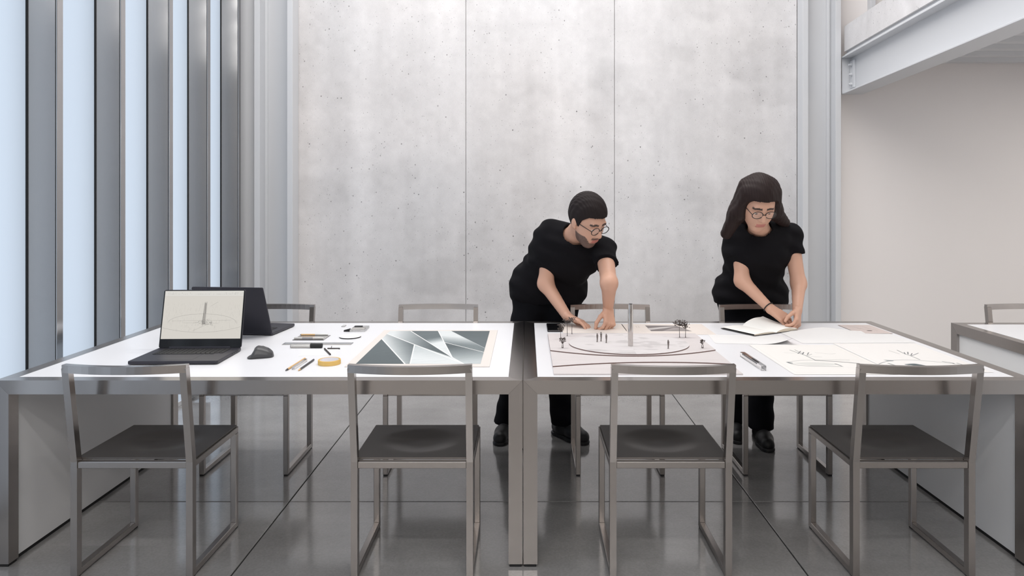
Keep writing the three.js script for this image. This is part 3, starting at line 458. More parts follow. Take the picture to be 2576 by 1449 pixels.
M.cream = dbl({ color: lin(0.72, 0.66, 0.61) }); M.paperD = dbl({ color: lin(0.71, 0.70, 0.69) });
page('paper_sheet', 'blank cream sheet under the bearded person\'s hands', 'paper', 0.192, 0.536, 3.655, 3.93, M.cream);
const plate = canvasTex(1024, 700, (c, w, h) => { c.fillStyle = '#d6cdc6'; c.fillRect(0, 0, w, h); const q = (p) => { c.beginPath(); p.forEach(([x, y], i) => i ? c.lineTo(x * w, y * h) : c.moveTo(x * w, y * h)); c.closePath(); c.fill(); }; c.fillStyle = '#77706f'; q([[0.28, 0.14], [0.66, 0.16], [0.77, 0.70], [0.29, 0.69]]); c.fillStyle = '#b9b4b2'; q([[0.28, 0.42], [0.45, 0.30], [0.66, 0.22], [0.5, 0.4], [0.28, 0.58]]); c.fillStyle = '#98918f'; q([[0.42, 0.69], [0.6, 0.36], [0.72, 0.44], [0.5, 0.69]]); c.fillStyle = '#8d8683'; q([[0.46, 0.69], [0.70, 0.42], [0.77, 0.70]]); c.strokeStyle = 'rgba(80,70,66,.6)'; c.lineWidth = 3; c.strokeRect(0.16 * w, 0.2 * h, 0.03 * w, 0.14 * h); for (let i = 0; i < 26; i++) { c.strokeStyle = `rgba(90,80,76,${rr(0.1, 0.3)})`; c.beginPath(); const l = rnd() < 0.5, x = l ? rr(0.06, 0.2) : rr(0.84, 0.95), y = rr(0.15, 0.85); c.moveTo(x * w, y * h); c.lineTo(x * w + rr(20, 70), y * h + rr(-14, 30)); c.stroke(); } });
page('drawing_sheet', 'printed sheet with dark folded-plane picture behind the model', 'drawing', 0.532, 0.985, 3.612, 3.92, dbl({ map: plate }));
{ const t = thing('acrylic_bar', 'clear square acrylic bar in front of the botanical drawings', 'bar', [0.968, Y0, -2.98], 0.03); part('bar', bx(-0.0105, 0, -0.13, 0.0105, 0.021, 0.13, 0.001), phys({ color: lin(0.93, 0.91, 0.9), transmission: 1, roughness: 0.06, thickness: 0.02, ior: 1.45 }), t); part('core', bx(-0.004, 0.013, -0.11, 0.004, 0.018, 0.07, 0.001), std({ color: lin(0.05, 0.045, 0.045), roughness: 0.4 }), t, 'dark sliver inside the bar'); }
function art(strokes, tint) { return canvasTex(840, 1190, (c, w, h) => { c.fillStyle = tint; c.fillRect(0, 0, w, h); c.strokeStyle = 'rgba(190,176,165,.5)'; c.lineWidth = 2; c.strokeRect(w * 0.05, h * 0.05, w * 0.9, h * 0.9); c.lineCap = c.lineJoin = 'round'; const q = (pts) => { c.beginPath(); pts.forEach(([x, y], i) => { if (!i) c.moveTo(x * w, y * h); else if (i < pts.length - 1) { const [a, b] = pts[i + 1]; c.quadraticCurveTo(x * w, y * h, (x + a) / 2 * w, (y + b) / 2 * h); } else c.lineTo(x * w, y * h); }); };
  for (const [pts, wd, al, fill] of strokes) { q(pts); if (fill) { c.fillStyle = `rgba(60,72,74,${al})`; c.fill(); } else { for (let k = 0; k < 3; k++) { c.strokeStyle = `rgba(62,66,68,${al / (k + 1)})`; c.lineWidth = wd * 0.75 * (1 + k * 1.1); c.stroke(); } } }
  for (let i = 0; i < 40; i++) { c.strokeStyle = `rgba(90,96,98,${rr(0.02, 0.08)})`; c.lineWidth = rr(2, 9); const x = rr(0.1, 0.85) * w, y = rr(0.5, 0.85) * h; c.beginPath(); c.moveTo(x, y); c.lineTo(x + rr(30, 160), y + rr(-20, 30)); c.stroke(); } }); }
const artA = art([[[[0.45, 0.56], [0.44, 0.41], [0.41, 0.33], [0.37, 0.21]], 5, 0.75], [[[0.44, 0.35], [0.43, 0.2]], 4, 0.7], [[[0.39, 0.34], [0.47, 0.25]], 5, 0.7], [[[0.43, 0.36], [0.48, 0.29]], 6, 0.7], [[[0.47, 0.38], [0.53, 0.3]], 5, 0.7], [[[0.45, 0.41], [0.53, 0.36]], 4, 0.6], [[[0.44, 0.41], [0.5, 0.45], [0.58, 0.46]], 3, 0.4], [[[0.41, 0.33], [0.33, 0.33], [0.26, 0.30]], 3, 0.3], [[[0.12, 0.63], [0.27, 0.57], [0.45, 0.56], [0.64, 0.55], [0.81, 0.56]], 5, 0.45], [[[0.12, 0.63], [0.13, 0.71], [0.29, 0.76], [0.61, 0.77]], 6, 0.55], [[[0.45, 0.57], [0.66, 0.61], [0.84, 0.67]], 9, 0.85], [[[0.59, 0.68], [0.6, 0.71], [0.61, 0.75]], 8, 0.6], [[[0.11, 0.62], [0.17, 0.64], [0.16, 0.68], [0.12, 0.65]], 0, 0.7, 1], [[[0.14, 0.66], [0.3, 0.62], [0.6, 0.66], [0.58, 0.74], [0.3, 0.74]], 0, 0.10, 1], [[[0.6, 0.3], [0.72, 0.36], [0.8, 0.34]], 4, 0.25]], '#dcd9d5');
const artB = art([[[[0.57, 0.61], [0.58, 0.48], [0.56, 0.41], [0.58, 0.27]], 5, 0.75], [[[0.58, 0.48], [0.74, 0.38]], 5, 0.7], [[[0.59, 0.46], [0.66, 0.39]], 5, 0.7], [[[0.59, 0.42], [0.65, 0.34]], 6, 0.6], [[[0.56, 0.42], [0.6, 0.35]], 5, 0.6], [[[0.5, 0.41], [0.47, 0.29]], 5, 0.3], [[[0.02, 0.75], [0.18, 0.64], [0.45, 0.6], [0.82, 0.72], [0.88, 0.81]], 6, 0.5], [[[0.29, 0.77], [0.34, 0.83], [0.62, 0.87], [0.88, 0.81]], 6, 0.5], [[[0.28, 0.76], [0.4, 0.72], [0.46, 0.77], [0.52, 0.84], [0.4, 0.82]], 0, 0.85, 1], [[[0.17, 0.61], [0.27, 0.62], [0.25, 0.66], [0.18, 0.66]], 0, 0.4, 1], [[[0.14, 0.73], [0.16, 0.79]], 12, 0.5], [[[0.77, 0.67], [0.84, 0.71], [0.83, 0.74]], 9, 0.6], [[[0.88, 0.72], [0.9, 0.8]], 9, 0.5]], '#dedbd8');
page('drawing_sheet', 'drawing of a twig and boat-shaped leaf, left of the front pair', 'drawing', 1.072, 1.487, 2.785, 3.36, dbl({ map: artA }), { th: 0.0006, y: 0.0004 });
page('drawing_sheet', 'drawing of a twig and dark smudge, right of the front pair', 'drawing', 1.492, 1.892, 2.82, 3.393, dbl({ map: artB }), { th: 0.0006, y: 0.0004 });
page('paper_sheet', 'blank sheet with curled corner lying under the open notebook', 'paper', 0.93, 1.30, 3.375, 3.60, M.paperD, { turn: -0.10, n: 18, fn: (u, v) => 0.034 * Math.pow(clamp((u - 0.60) / 0.40), 2) * Math.pow(clamp((0.55 - v) / 0.55), 1.2) });
page('paper_sheet', 'large blank sheet with lifted fold behind the botanical drawings', 'paper', 1.34, 1.90, 3.40, 3.70, M.paperD, { turn: 0.03, n: 24, y: 0.0002, fn: (u, v) => 0.022 * Math.exp(-Math.pow((u - 0.42) / 0.22, 2)) * Math.pow(clamp((v - 0.25) / 0.75), 1) });
const sketch = canvasTex(512, 700, (c, w, h) => { c.fillStyle = '#c6b9b4'; c.fillRect(0, 0, w, h); c.strokeStyle = 'rgba(100,88,84,.7)'; c.lineWidth = 5; for (const p of [[[120, 60], [180, 240], [260, 470]], [[190, 130], [330, 150]], [[330, 130], [350, 330], [400, 470]], [[220, 280], [350, 330]], [[180, 240], [200, 360]]]) { c.beginPath(); p.forEach(([x, y], i) => i ? c.lineTo(x, y) : c.moveTo(x, y)); c.stroke(); } c.fillStyle = 'rgba(80,72,70,.8)'; c.beginPath(); c.ellipse(270, 480, 40, 34, 0, 0, 7); c.fill(); });
page('sketch_card', 'small pink-grey sketch card near the far right table corner', 'card', 1.737, 1.915, 3.636, 3.888, dbl({ map: sketch }), { th: 0.002 });
{ // open notebook, pages lifted on the right
  const t = thing('notebook', 'open cream notebook held by the long-haired person', 'notebook', [1.25, Y0 + 0.003, -3.745], 0.50);
  const ln = 0.158, dn = 0.235, cover = std({ color: lin(0.06, 0.057, 0.055), roughness: 0.7 }), pg = dbl({ color: lin(0.85, 0.835, 0.80) }), edge = std({ color: lin(0.62, 0.55, 0.45), roughness: 0.85 });
  part('cover', [bx(-ln - 0.003, 0, -dn / 2 - 0.002, 0.0, 0.002, dn / 2 + 0.002, 0.0004), bx(0.0, 0, -dn / 2 - 0.002, ln + 0.003, 0.002, dn / 2 + 0.002, 0.0004)], cover, t, 'dark cover');
  const prof = (sx, lift) => { const P = []; const n = 16; for (let i = 0; i <= n; i++) { const u = i / n; P.push([sx * ln * u, 0.002 + lift * Math.sin(Math.min(1, u * 1.15) * Math.PI * 0.86) * 1.0 + 0.004 * (1 - Math.pow(1 - Math.min(1, u * 6), 2))]); } return P; };
  const block = (sx, lift, rise) => {
    const pr = prof(sx, lift), polysTop = [], P = [], I = [];
    const g = new THREE.BufferGeometry(), nv = 8;
    pr.forEach(([x, y], i) => { for (let j = 0; j <= nv; j++) { const v = j / nv; P.push(x, y + rise * Math.pow(v, 1.6) * Math.pow(i / 16, 0.8), dn / 2 - v * dn); } });
    for (let i = 0; i < 16; i++) for (let j = 0; j < nv; j++) { const a = i * (nv + 1) + j, b = a + nv + 1; I.push(a, b, a + 1, a + 1, b, b + 1); }
    g.setAttribute('position', new THREE.Float32BufferAttribute(P, 3)); g.setIndex(I); g.computeVertexNormals(); part('page', g, pg, t, 'blank cream page');
    const ePolys = [], ref = []; for (let i = 0; i < 16; i++) { ePolys.push([V(pr[i][0], 0.002, dn / 2 - 0.001), V(pr[i + 1][0], 0.002, dn / 2 - 0.001), V(pr[i + 1][0], pr[i + 1][1] - 0.0004, dn / 2 - 0.001), V(pr[i][0], pr[i][1] - 0.0004, dn / 2 - 0.001)]); ref.push(V(0, 0, 0)); }
    part('page_edges', polyGeo(ePolys, ref), dbl({ color: edge.color }), t, 'stacked page edges');
  };
  block(-1, 0.004, 0.0); block(1, 0.012, 0.03);
}

// ---------- people ----------
function surfNet(f, lo, hi, h, colorFn) {
  const n = [0, 1, 2].map((k) => Math.ceil((hi[k] - lo[k]) / h / 4) * 4 + 1), [nx, ny, nz] = n, val = new Float32Array(nx * ny * nz), B = 4, R = B * h * 0.5 * 1.75 + h;
  for (let c = 0; c < nz - 1; c += B) for (let b = 0; b < ny - 1; b += B) for (let a = 0; a < nx - 1; a += B) {
    const m = f(lo[0] + (a + 2) * h, lo[1] + (b + 2) * h, lo[2] + (c + 2) * h), far = Math.abs(m) > R * 1.6;
    for (let k = c; k <= c + B; k++) for (let j = b; j <= b + B; j++) for (let i = a; i <= a + B; i++) { const q = (k * ny + j) * nx + i; if (far) { if (!val[q]) val[q] = m; } else val[q] = f(lo[0] + i * h, lo[1] + j * h, lo[2] + k * h); }
  }
  const id = new Int32Array(nx * ny * nz).fill(-1), P = [], I = [], off = [0, 1, nx, nx + 1, nx * ny, nx * ny + 1, nx * ny + nx, nx * ny + nx + 1];
  const edges = [[0, 1], [2, 3], [4, 5], [6, 7], [0, 2], [1, 3], [4, 6], [5, 7], [0, 4], [1, 5], [2, 6], [3, 7]];
  for (let k = 0; k < nz - 1; k++) for (let j = 0; j < ny - 1; j++) for (let i = 0; i < nx - 1; i++) {
    const q = (k * ny + j) * nx + i; let s = 0; for (let e = 0; e < 8; e++) if (val[q + off[e]] < 0) s++;
    if (s === 0 || s === 8) continue;
    let x = 0, y = 0, z = 0, m = 0;
    for (const [a, b] of edges) { const va = val[q + off[a]], vb = val[q + off[b]]; if ((va < 0) === (vb < 0)) continue; const t = va / (va - vb), ax = a & 1, ay = a >> 1 & 1, az = a >> 2, bx2 = b & 1, by = b >> 1 & 1, bz = b >> 2; x += ax + (bx2 - ax) * t; y += ay + (by - ay) * t; z += az + (bz - az) * t; m++; }
    id[q] = P.length / 3; P.push(lo[0] + (i + x / m) * h, lo[1] + (j + y / m) * h, lo[2] + (k + z / m) * h);
  }
  const quad = (a, b, c, d, flip) => { if (a < 0 || b < 0 || c < 0 || d < 0) return; if (flip) I.push(a, c, b, a, d, c); else I.push(a, b, c, a, c, d); };
  for (let k = 1; k < nz - 1; k++) for (let j = 1; j < ny - 1; j++) for (let i = 1; i < nx - 1; i++) {
    const q = (k * ny + j) * nx + i, v = val[q] < 0;
    if (v !== val[q + 1] < 0) quad(id[q], id[q - nx], id[q - nx - nx * ny], id[q - nx * ny], v);
    if (v !== val[q + nx] < 0) quad(id[q], id[q - nx * ny], id[q - nx * ny - 1], id[q - 1], v);
    if (v !== val[q + nx * ny] < 0) quad(id[q], id[q - 1], id[q - 1 - nx], id[q - nx], v);
  }
  const N = new Float32Array(P.length), C = colorFn ? new Float32Array(P.length) : null, e = h * 0.5;
  for (let k = 0; k < P.length; k += 3) {
    const x = P[k], y = P[k + 1], z = P[k + 2], gx = f(x + e, y, z) - f(x - e, y, z), gy = f(x, y + e, z) - f(x, y - e, z), gz = f(x, y, z + e) - f(x, y, z - e), l = Math.hypot(gx, gy, gz) || 1;
    N[k] = gx / l; N[k + 1] = gy / l; N[k + 2] = gz / l; if (C) { const c = colorFn(x, y, z); C[k] = c[0]; C[k + 1] = c[1]; C[k + 2] = c[2]; }
  }
  for (let t = 0; t < I.length; t += 3) {              // wind every face along its normals
    const [a, b, c] = [I[t] * 3, I[t + 1] * 3, I[t + 2] * 3], ux = P[b] - P[a], uy = P[b + 1] - P[a + 1], uz = P[b + 2] - P[a + 2], wx = P[c] - P[a], wy = P[c + 1] - P[a + 1], wz = P[c + 2] - P[a + 2];
    if ((uy * wz - uz * wy) * N[a] + (uz * wx - ux * wz) * N[a + 1] + (ux * wy - uy * wx) * N[a + 2] < 0) { const s = I[t + 1]; I[t + 1] = I[t + 2]; I[t + 2] = s; }
  }
  const g = new THREE.BufferGeometry(); g.setAttribute('position', new THREE.Float32BufferAttribute(P, 3)); g.setAttribute('normal', new THREE.BufferAttribute(N, 3)); if (C) g.setAttribute('color', new THREE.BufferAttribute(C, 3)); g.setIndex(I); return g;
}
const smin = (a, b, k) => { const h = clamp(0.5 + 0.5 * (b - a) / k); return b + (a - b) * h - k * h * (1 - h); };
const bone = (a, b, ra, rb) => { const dx = b.x - a.x, dy = b.y - a.y, dz = b.z - a.z, l2 = dx * dx + dy * dy + dz * dz || 1e-9; return (x, y, z) => { const px = x - a.x, py = y - a.y, pz = z - a.z, h = clamp((px * dx + py * dy + pz * dz) / l2); return Math.hypot(px - dx * h, py - dy * h, pz - dz * h) - ra - (rb - ra) * h; }; };
const ell = (cx, cy, cz, rx, ry, rz) => (x, y, z) => { const a = (x - cx) / rx, b = (y - cy) / ry, c = (z - cz) / rz, k0 = Math.hypot(a, b, c), k1 = Math.hypot(a / rx, b / ry, c / rz); return k1 < 1e-9 ? -Math.min(rx, ry, rz) : k0 * (k0 - 1) / k1; };
const union = (list, k) => (x, y, z) => { let d = list[0](x, y, z); for (let i = 1; i < list.length; i++) d = smin(d, list[i](x, y, z), k); return d; };
const boxOf = (pts, pad) => [[0, 1, 2].map((k) => Math.min(...pts.map((p) => p.getComponent(k))) - pad), [0, 1, 2].map((k) => Math.max(...pts.map((p) => p.getComponent(k))) + pad)];
const SKIN = [0.60, 0.345, 0.245];

function handSDF(W, F, Np, right, s, curl, spread, elbow) {
  F = F.clone().normalize(); const N0 = Np.clone().addScaledVector(F, -Np.dot(F)).normalize(), S = right ? F.clone().cross(N0) : N0.clone().cross(F);
  const pt = (f, sd, n) => W.clone().addScaledVector(F, f * s).addScaledVector(S, sd * s).addScaledVector(N0, n * s);
  const palm = [], fingers = [], all = [W.clone()], off = [0.030, 0.010, -0.010, -0.029], len = [0.073, 0.081, 0.076, 0.060], rad = [0.0092, 0.0095, 0.0090, 0.0080];
  palm.push(bone(W.clone().addScaledVector(elbow.clone().sub(W).normalize(), 0.05), W, 0.028 * s, 0.026 * s));
  off.forEach((o, i) => {
    const k = pt(0.090 - 0.005 * Math.abs(i - 1), o, 0); palm.push(bone(pt(0.008, o * 0.6, 0), k, 0.0150 * s, 0.0118 * s));
    let p = k, a = curl[0] * (1 + 0.08 * i), fs = []; const side = spread * (1.5 - i);
    [0.46, 0.30, 0.24].forEach((q, j) => { const d = F.clone().multiplyScalar(Math.cos(a)).addScaledVector(N0, Math.sin(a)).addScaledVector(S, side).normalize(), e = p.clone().addScaledVector(d, len[i] * q * s); fs.push(bone(p, e, rad[i] * s * (1 - 0.08 * j), rad[i] * s * (1 - 0.08 * (j + 1)))); p = e; all.push(e.clone()); a += curl[j + 1] ?? curl[1]; });
    fingers.push(union(fs, 0.003));
  });
  const t0 = pt(0.025, 0.022, 0.004), t1 = pt(0.055, 0.048, 0.016), t2 = pt(0.082, 0.054, 0.026 + 0.02 * Math.min(1, curl[1])), t3 = pt(0.104, 0.048, 0.034 + 0.03 * Math.min(1, curl[1])); all.push(t1, t3, pt(0.1, -0.04, 0), pt(0.09, 0.04, 0));
  fingers.push(union([bone(t0, t1, 0.0145 * s, 0.0115 * s), bone(t1, t2, 0.0110 * s, 0.0098 * s), bone(t2, t3, 0.0098 * s, 0.0080 * s)], 0.005));
  const pd = union(palm, 0.014);
  const f = (x, y, z) => { const p = pd(x, y, z); let d = p; for (const g of fingers) { const q = g(x, y, z); d = Math.min(d, smin(p, q, 0.007)); } return d; };
  const [lo, hi] = boxOf([...all, W.clone().addScaledVector(elbow.clone().sub(W).normalize(), 0.05)], 0.03);
  return { f, lo, hi };
}
function person(o) {
  const t = thing('person', o.label, 'person', [o.base[0], 0, o.base[1]]), O = V(o.base[0], 0, o.base[1]), J = {};
  for (const k in o.j) J[k] = V(...o.j[k]).sub(O);
  const s = o.size, c2 = J.hip, ch = J.neck.clone().lerp(J.hip, 0.30), side = J.shL.clone().sub(J.shR).normalize();
  const hipL = c2.clone().addScaledVector(side.clone().setY(0).normalize(), 0.085 * s), hipR = c2.clone().addScaledVector(side.clone().setY(0).normalize(), -0.085 * s);
  hipL.y -= 0.04; hipR.y -= 0.04;
  const torso = (e) => [bone(hipL, hipR, 0.108 * s + e, 0.108 * s + e), bone(c2.clone().addScaledVector(side, o.waist), ch.clone().addScaledVector(side, 0.05 * s), 0.105 * s + e, 0.105 * s + e), bone(c2.clone().addScaledVector(side, -o.waist), ch.clone().addScaledVector(side, -0.05 * s), 0.105 * s + e, 0.105 * s + e), bone(ch.clone().addScaledVector(side, 0.065 * s), ch.clone().addScaledVector(side, -0.065 * s), 0.105 * s + e, 0.105 * s + e), bone(J.neck.clone().lerp(ch, 0.3), J.shL, 0.062 * s + e, 0.046 * s + e), bone(J.neck.clone().lerp(ch, 0.3), J.shR, 0.062 * s + e, 0.046 * s + e)];
  const legs = (e, fl) => [bone(hipL, J.knL, 0.088 * s + e, 0.060 * s + e), bone(hipR, J.knR, 0.088 * s + e, 0.060 * s + e), bone(J.knL, J.anL, 0.057 * s + e, 0.040 * s + e + fl), bone(J.knR, J.anR, 0.057 * s + e, 0.040 * s + e + fl)];
  const arms = [bone(J.shL, J.elL, 0.051 * s, 0.041 * s), bone(J.shR, J.elR, 0.051 * s, 0.041 * s), bone(J.elL, J.wrL, 0.042 * s, 0.027 * s), bone(J.elR, J.wrR, 0.042 * s, 0.027 * s)];
  // head frame
  const hs = o.head, F = V(...o.face).normalize(), U = V(...o.up), X = U.clone().cross(F).normalize(); U.crossVectors(F, X);
  const loc = (x, y, z) => { const px = x - J.head.x, py = y - J.head.y, pz = z - J.head.z; return [(px * X.x + py * X.y + pz * X.z) / hs, (px * U.x + py * U.y + pz * U.z) / hs, (px * F.x + py * F.y + pz * F.z) / hs]; };
  const wld = (x, y, z) => J.head.clone().addScaledVector(X, x * hs).addScaledVector(U, y * hs).addScaledVector(F, z * hs);
  const skull = union([ell(0, 0.035, -0.012, 0.076, 0.096, 0.096), ell(0, -0.045, 0.022, 0.058, 0.078, 0.066), ell(0, -0.02, 0.03, 0.064, 0.07, 0.06), ell(0, -0.103, 0.052, 0.026, 0.02, 0.022)], 0.03);
  const nose = union([bone(V(0, 0.012, 0.086), V(0, -0.026, 0.105), 0.008, 0.0125), ell(0.011, -0.03, 0.096, 0.008, 0.007, 0.009), ell(-0.011, -0.03, 0.096, 0.008, 0.007, 0.009)], 0.008);
  const brow = bone(V(-0.036, 0.026, 0.076), V(0.036, 0.026, 0.076), 0.012, 0.012), lipU = bone(V(-0.019, -0.062, 0.083), V(0.019, -0.062, 0.083), 0.0062, 0.0062), lipD = bone(V(-0.016, -0.071, 0.082), V(0.016, -0.071, 0.082), 0.0068, 0.0068);
  const ears = [1, -1].map((q) => union([ell(q * 0.079, 0.0, -0.008, 0.010, 0.032, 0.019), ell(q * 0.076, -0.026, -0.002, 0.008, 0.010, 0.010)], 0.01));
  const eyes = [1, -1].map((q) => ell(q * 0.031, 0.004, 0.073, 0.0135, 0.0125, 0.0125)), socket = [1, -1].map((q) => ell(q * 0.032, 0.005, 0.094, 0.021, 0.012, 0.014));
  const headL = (x, y, z) => { let d = skull(x, y, z); d = smin(d, brow(x, y, z), 0.016); for (const e of socket) { const q = -e(x, y, z); d = -smin(-d, -q, 0.012); } d = smin(d, nose(x, y, z), 0.012); d = smin(d, lipU(x, y, z), 0.006); d = smin(d, lipD(x, y, z), 0.006); for (const e of eyes) d = smin(d, e(x, y, z), 0.002); for (const e of ears) d = smin(d, e(x, y, z), 0.006); return d; };
  const neckB = bone(J.neck, wld(0, -0.055, -0.03), 0.060 * s, 0.054 * s);
  const headF = (x, y, z) => { const [a, b, c] = loc(x, y, z); return smin(headL(a, b, c) * hs, neckB(x, y, z), 0.025); };
  const headC = (x, y, z) => { const [a, b, c] = loc(x, y, z); if (Math.hypot(a, b, c) > 0.17 || c < 0) return SKIN;
    if (eyes.some((e) => e(a, b, c) < 0.0008)) { const ex = Math.abs(a) - 0.031; return b < 0.003 && c > 0.08 ? (Math.hypot(ex, b + 0.003) < 0.006 ? [0.03, 0.02, 0.015] : [0.62, 0.58, 0.55]) : SKIN; }
    if (c > 0.07 && Math.abs(Math.abs(a) - 0.032) < 0.021 && Math.abs(b - 0.027 - 0.003 * Math.cos((Math.abs(a) - 0.03) * 80)) < 0.0048) return [0.05, 0.03, 0.025];
    if (c > 0.074 && Math.abs(a) < 0.023 && b < -0.056 && b > -0.078) return [0.46, 0.17, 0.14];
    if (o.beard && b < -0.040 && c > 0.0) { const m = Math.abs(a) < 0.028 && b > -0.056 && b < -0.043; if (m || b < -0.080 + 0.035 * smooth(0.022, 0.056, Math.abs(a)) + 0.006 * (vn(a * 300, b * 300) - 0.5)) { const q = vn(a * 900 + 40, b * 900 + 90); return [0.09 + 0.10 * q, 0.055 + 0.06 * q, 0.045 + 0.045 * q]; } }
    return SKIN; };
  // one continuous body, finer grids for head and hands
  const armsF = union([...torso(0), ...legs(0, 0), ...arms, neckB], 0.03), skinC = () => SKIN, all = Object.values(J);
  const [lo, hi] = boxOf(all.filter((p) => p !== J.head), 0.19); lo[1] = 0.03;
  const geos = [surfNet(armsF, lo, hi, 0.012, skinC)];
  { const [a, b] = boxOf([J.head, J.neck], 0.21); geos.push(surfNet((x, y, z) => Math.max(headF(x, y, z), -((x - J.neck.x) * (J.head.x - J.neck.x) + (y - J.neck.y) * (J.head.y - J.neck.y) + (z - J.neck.z) * (J.head.z - J.neck.z)) / J.head.distanceTo(J.neck)), a, b, 0.0034, headC)); }
  for (const [w, el, d] of [[J.wrR, J.elR, o.handR], [J.wrL, J.elL, o.handL]]) { const h = handSDF(w, V(...d.f), V(...d.n), w === J.wrR, s * 1.02, d.curl, d.spread, el); geos.push(surfNet(h.f, h.lo, h.hi, 0.003, skinC)); }
  part('body', mergeGeometries(geos), M.skin, t, 'bare skin of face, arms and hands');
  // t-shirt
  const sl = (sh, el, q) => { const e = sh.clone().lerp(el, q), d = el.clone().sub(sh).normalize(), b = bone(sh, e.clone().addScaledVector(d, 0.06), 0.057 * s, 0.068 * s), sc = sh.clone().addScaledVector(d, -0.03); return (x, y, z) => Math.max(b(x, y, z), (x - e.x) * d.x + (y - e.y) * d.y + (z - e.z) * d.z); };
  const slL = sl(J.shL, J.elL, o.sleeve), slR = sl(J.shR, J.elR, o.sleeve), body = union([...torso(o.hipPad), bone(hipL, hipR, 0.108 * s + o.hipPad, 0.108 * s + o.hipPad)], 0.06), nd = wld(0, -0.055, -0.03).sub(J.neck).normalize(), nc = bone(J.neck.clone().addScaledVector(nd, 0.005), J.neck.clone().addScaledVector(nd, 0.14), 0.067 * s, 0.075 * s);
  const fold = (x, y, z) => 0.004 * Math.sin(x * 31 + y * 47) * Math.sin(z * 41 - y * 23) + 0.003 * Math.sin(y * 70 + x * 25);
  const shirt = (x, y, z) => Math.max(smin(smin(body(x, y, z), slL(x, y, z), 0.03), slR(x, y, z), 0.03) + fold(x, y, z), o.hem - y + 0.01 * Math.sin(x * 20), -nc(x, y, z));
  { const [a, b] = boxOf([J.hip, J.neck, J.shL, J.shR, J.elL, J.elR], 0.27); a[1] = o.hem - 0.04; part('t_shirt', surfNet(shirt, a, b, 0.009), M.shirt, t, 'black short-sleeved t-shirt'); }
  const lg = union([bone(hipL, hipR, 0.112 * s + 0.012, 0.112 * s + 0.012), bone(c2, c2.clone().lerp(ch, 0.3), 0.118 * s, 0.118 * s), ...legs(0.022, 0.014)], 0.055), pants = (x, y, z) => Math.max(lg(x, y, z) + 0.6 * fold(x, y * 0.8, z), 0.075 - y, y - o.hem - 0.12);
  { const [a, b] = boxOf([hipL, hipR, J.knL, J.knR, J.anL, J.anR], 0.22); a[1] = 0.03; part('trousers', surfNet(pants, a, b, 0.010), M.trousers, t, 'black trousers'); }
  for (const k of ['L', 'R']) {
    const an = J['an' + k], toe = J['toe' + k], d = toe.clone().sub(an).setY(0).normalize(), heel = an.clone().addScaledVector(d, -0.045).setY(0.05), ball = an.clone().addScaledVector(d, 0.10).setY(0.043), tip = an.clone().addScaledVector(d, 0.165).setY(0.036);
    const sf = union([bone(heel, ball, 0.042 * s, 0.046 * s), bone(ball, tip, 0.046 * s, 0.040 * s), bone(an.clone().setY(0.05), an.clone().setY(0.16), 0.052 * s, 0.050 * s)], 0.02), [a, b] = boxOf([heel, tip, an.clone().setY(0.17)], 0.07); a[1] = -0.02;
    const sh = part('shoe', surfNet((x, y, z) => Math.max(sf(x, y, z), 0.012 - y), a, b, 0.007), M.shoe, t, 'black boot');
    const so = union([bone(heel.clone().setY(0.01), ball.clone().setY(0.01), 0.045 * s, 0.05 * s), bone(ball.clone().setY(0.01), tip.clone().setY(0.01), 0.05 * s, 0.042 * s)], 0.02); part('sole', surfNet((x, y, z) => Math.max(so(x, y, z), -y, y - 0.022), a, b, 0.006), M.shoe, sh);
  }
  // hair
  const line = (z) => { const q = o.hairline; for (let i = 0; i < q.length - 1; i++) if (z <= q[i + 1][0]) return q[i][1] + (q[i + 1][1] - q[i][1]) * clamp((z - q[i][0]) / (q[i + 1][0] - q[i][0])); return q.at(-1)[1]; };
  const cap = ell(0, 0.038, -0.014, 0.076 + o.hairT, 0.096 + o.hairT * 1.1, 0.096 + o.hairT), locks = [...(o.locks || []).map(([a, b, ra, rb]) => bone(V(...a).sub(O), V(...b).sub(O), ra, rb)), ...(o.curtains || []).map(([a, b, ra, rb]) => bone(wld(...a), V(...b).sub(O), ra, rb))], tail = locks.length ? union(locks, 0.04) : null;
  const hair = (x, y, z) => { const [a, b, c] = loc(x, y, z); let d = Math.max(cap(a, b, c), line(c) - b) * hs; const str = 0.0007 * Math.sin(a * 620 + b * 40) + 0.0008 * Math.sin(a * 150 - c * 170); if (tail) d = smin(d, Math.max(tail(x, y, z), -(ell(0, -0.03, 0.085, 0.066, 0.10, 0.085)(a, b, c) * hs)), 0.03); return d + str; };
  { const [a, b] = boxOf([J.head, ...(o.locks || []).flatMap(([p, q]) => [V(...p).sub(O), V(...q).sub(O)])], 0.21); part('hair', surfNet(hair, a, b, 0.0042), o.hairMat, t, o.hairLabel); }
  // glasses
  const gl = []; for (const q of [1, -1]) { const g = new THREE.TorusGeometry(0.0235, 0.0019, 6, 28); g.scale(1.08, 0.82, 1); g.translate(q * 0.0315, 0.002, 0.1); gl.push(g.toNonIndexed()); gl.push(cyl(V(q * 0.057, 0.006, 0.099), V(q * 0.082, 0.008, 0.0), 0.0017, 0.0017, 6).toNonIndexed(), cyl(V(q * 0.082, 0.008, 0.0), V(q * 0.08, -0.012, -0.02), 0.0017, 0.0015, 6).toNonIndexed()); }
  gl.push(cyl(V(-0.008, 0.006, 0.104), V(0.008, 0.006, 0.104), 0.0018, 0.0018, 6).toNonIndexed());
  const G = mergeGeometries(gl), mt = new THREE.Matrix4().makeBasis(X.clone().multiplyScalar(hs), U.clone().multiplyScalar(hs), F.clone().multiplyScalar(hs)).setPosition(J.head); G.applyMatrix4(mt); const ge = part('glasses', G, M.glassFrame, t, 'dark-framed glasses');
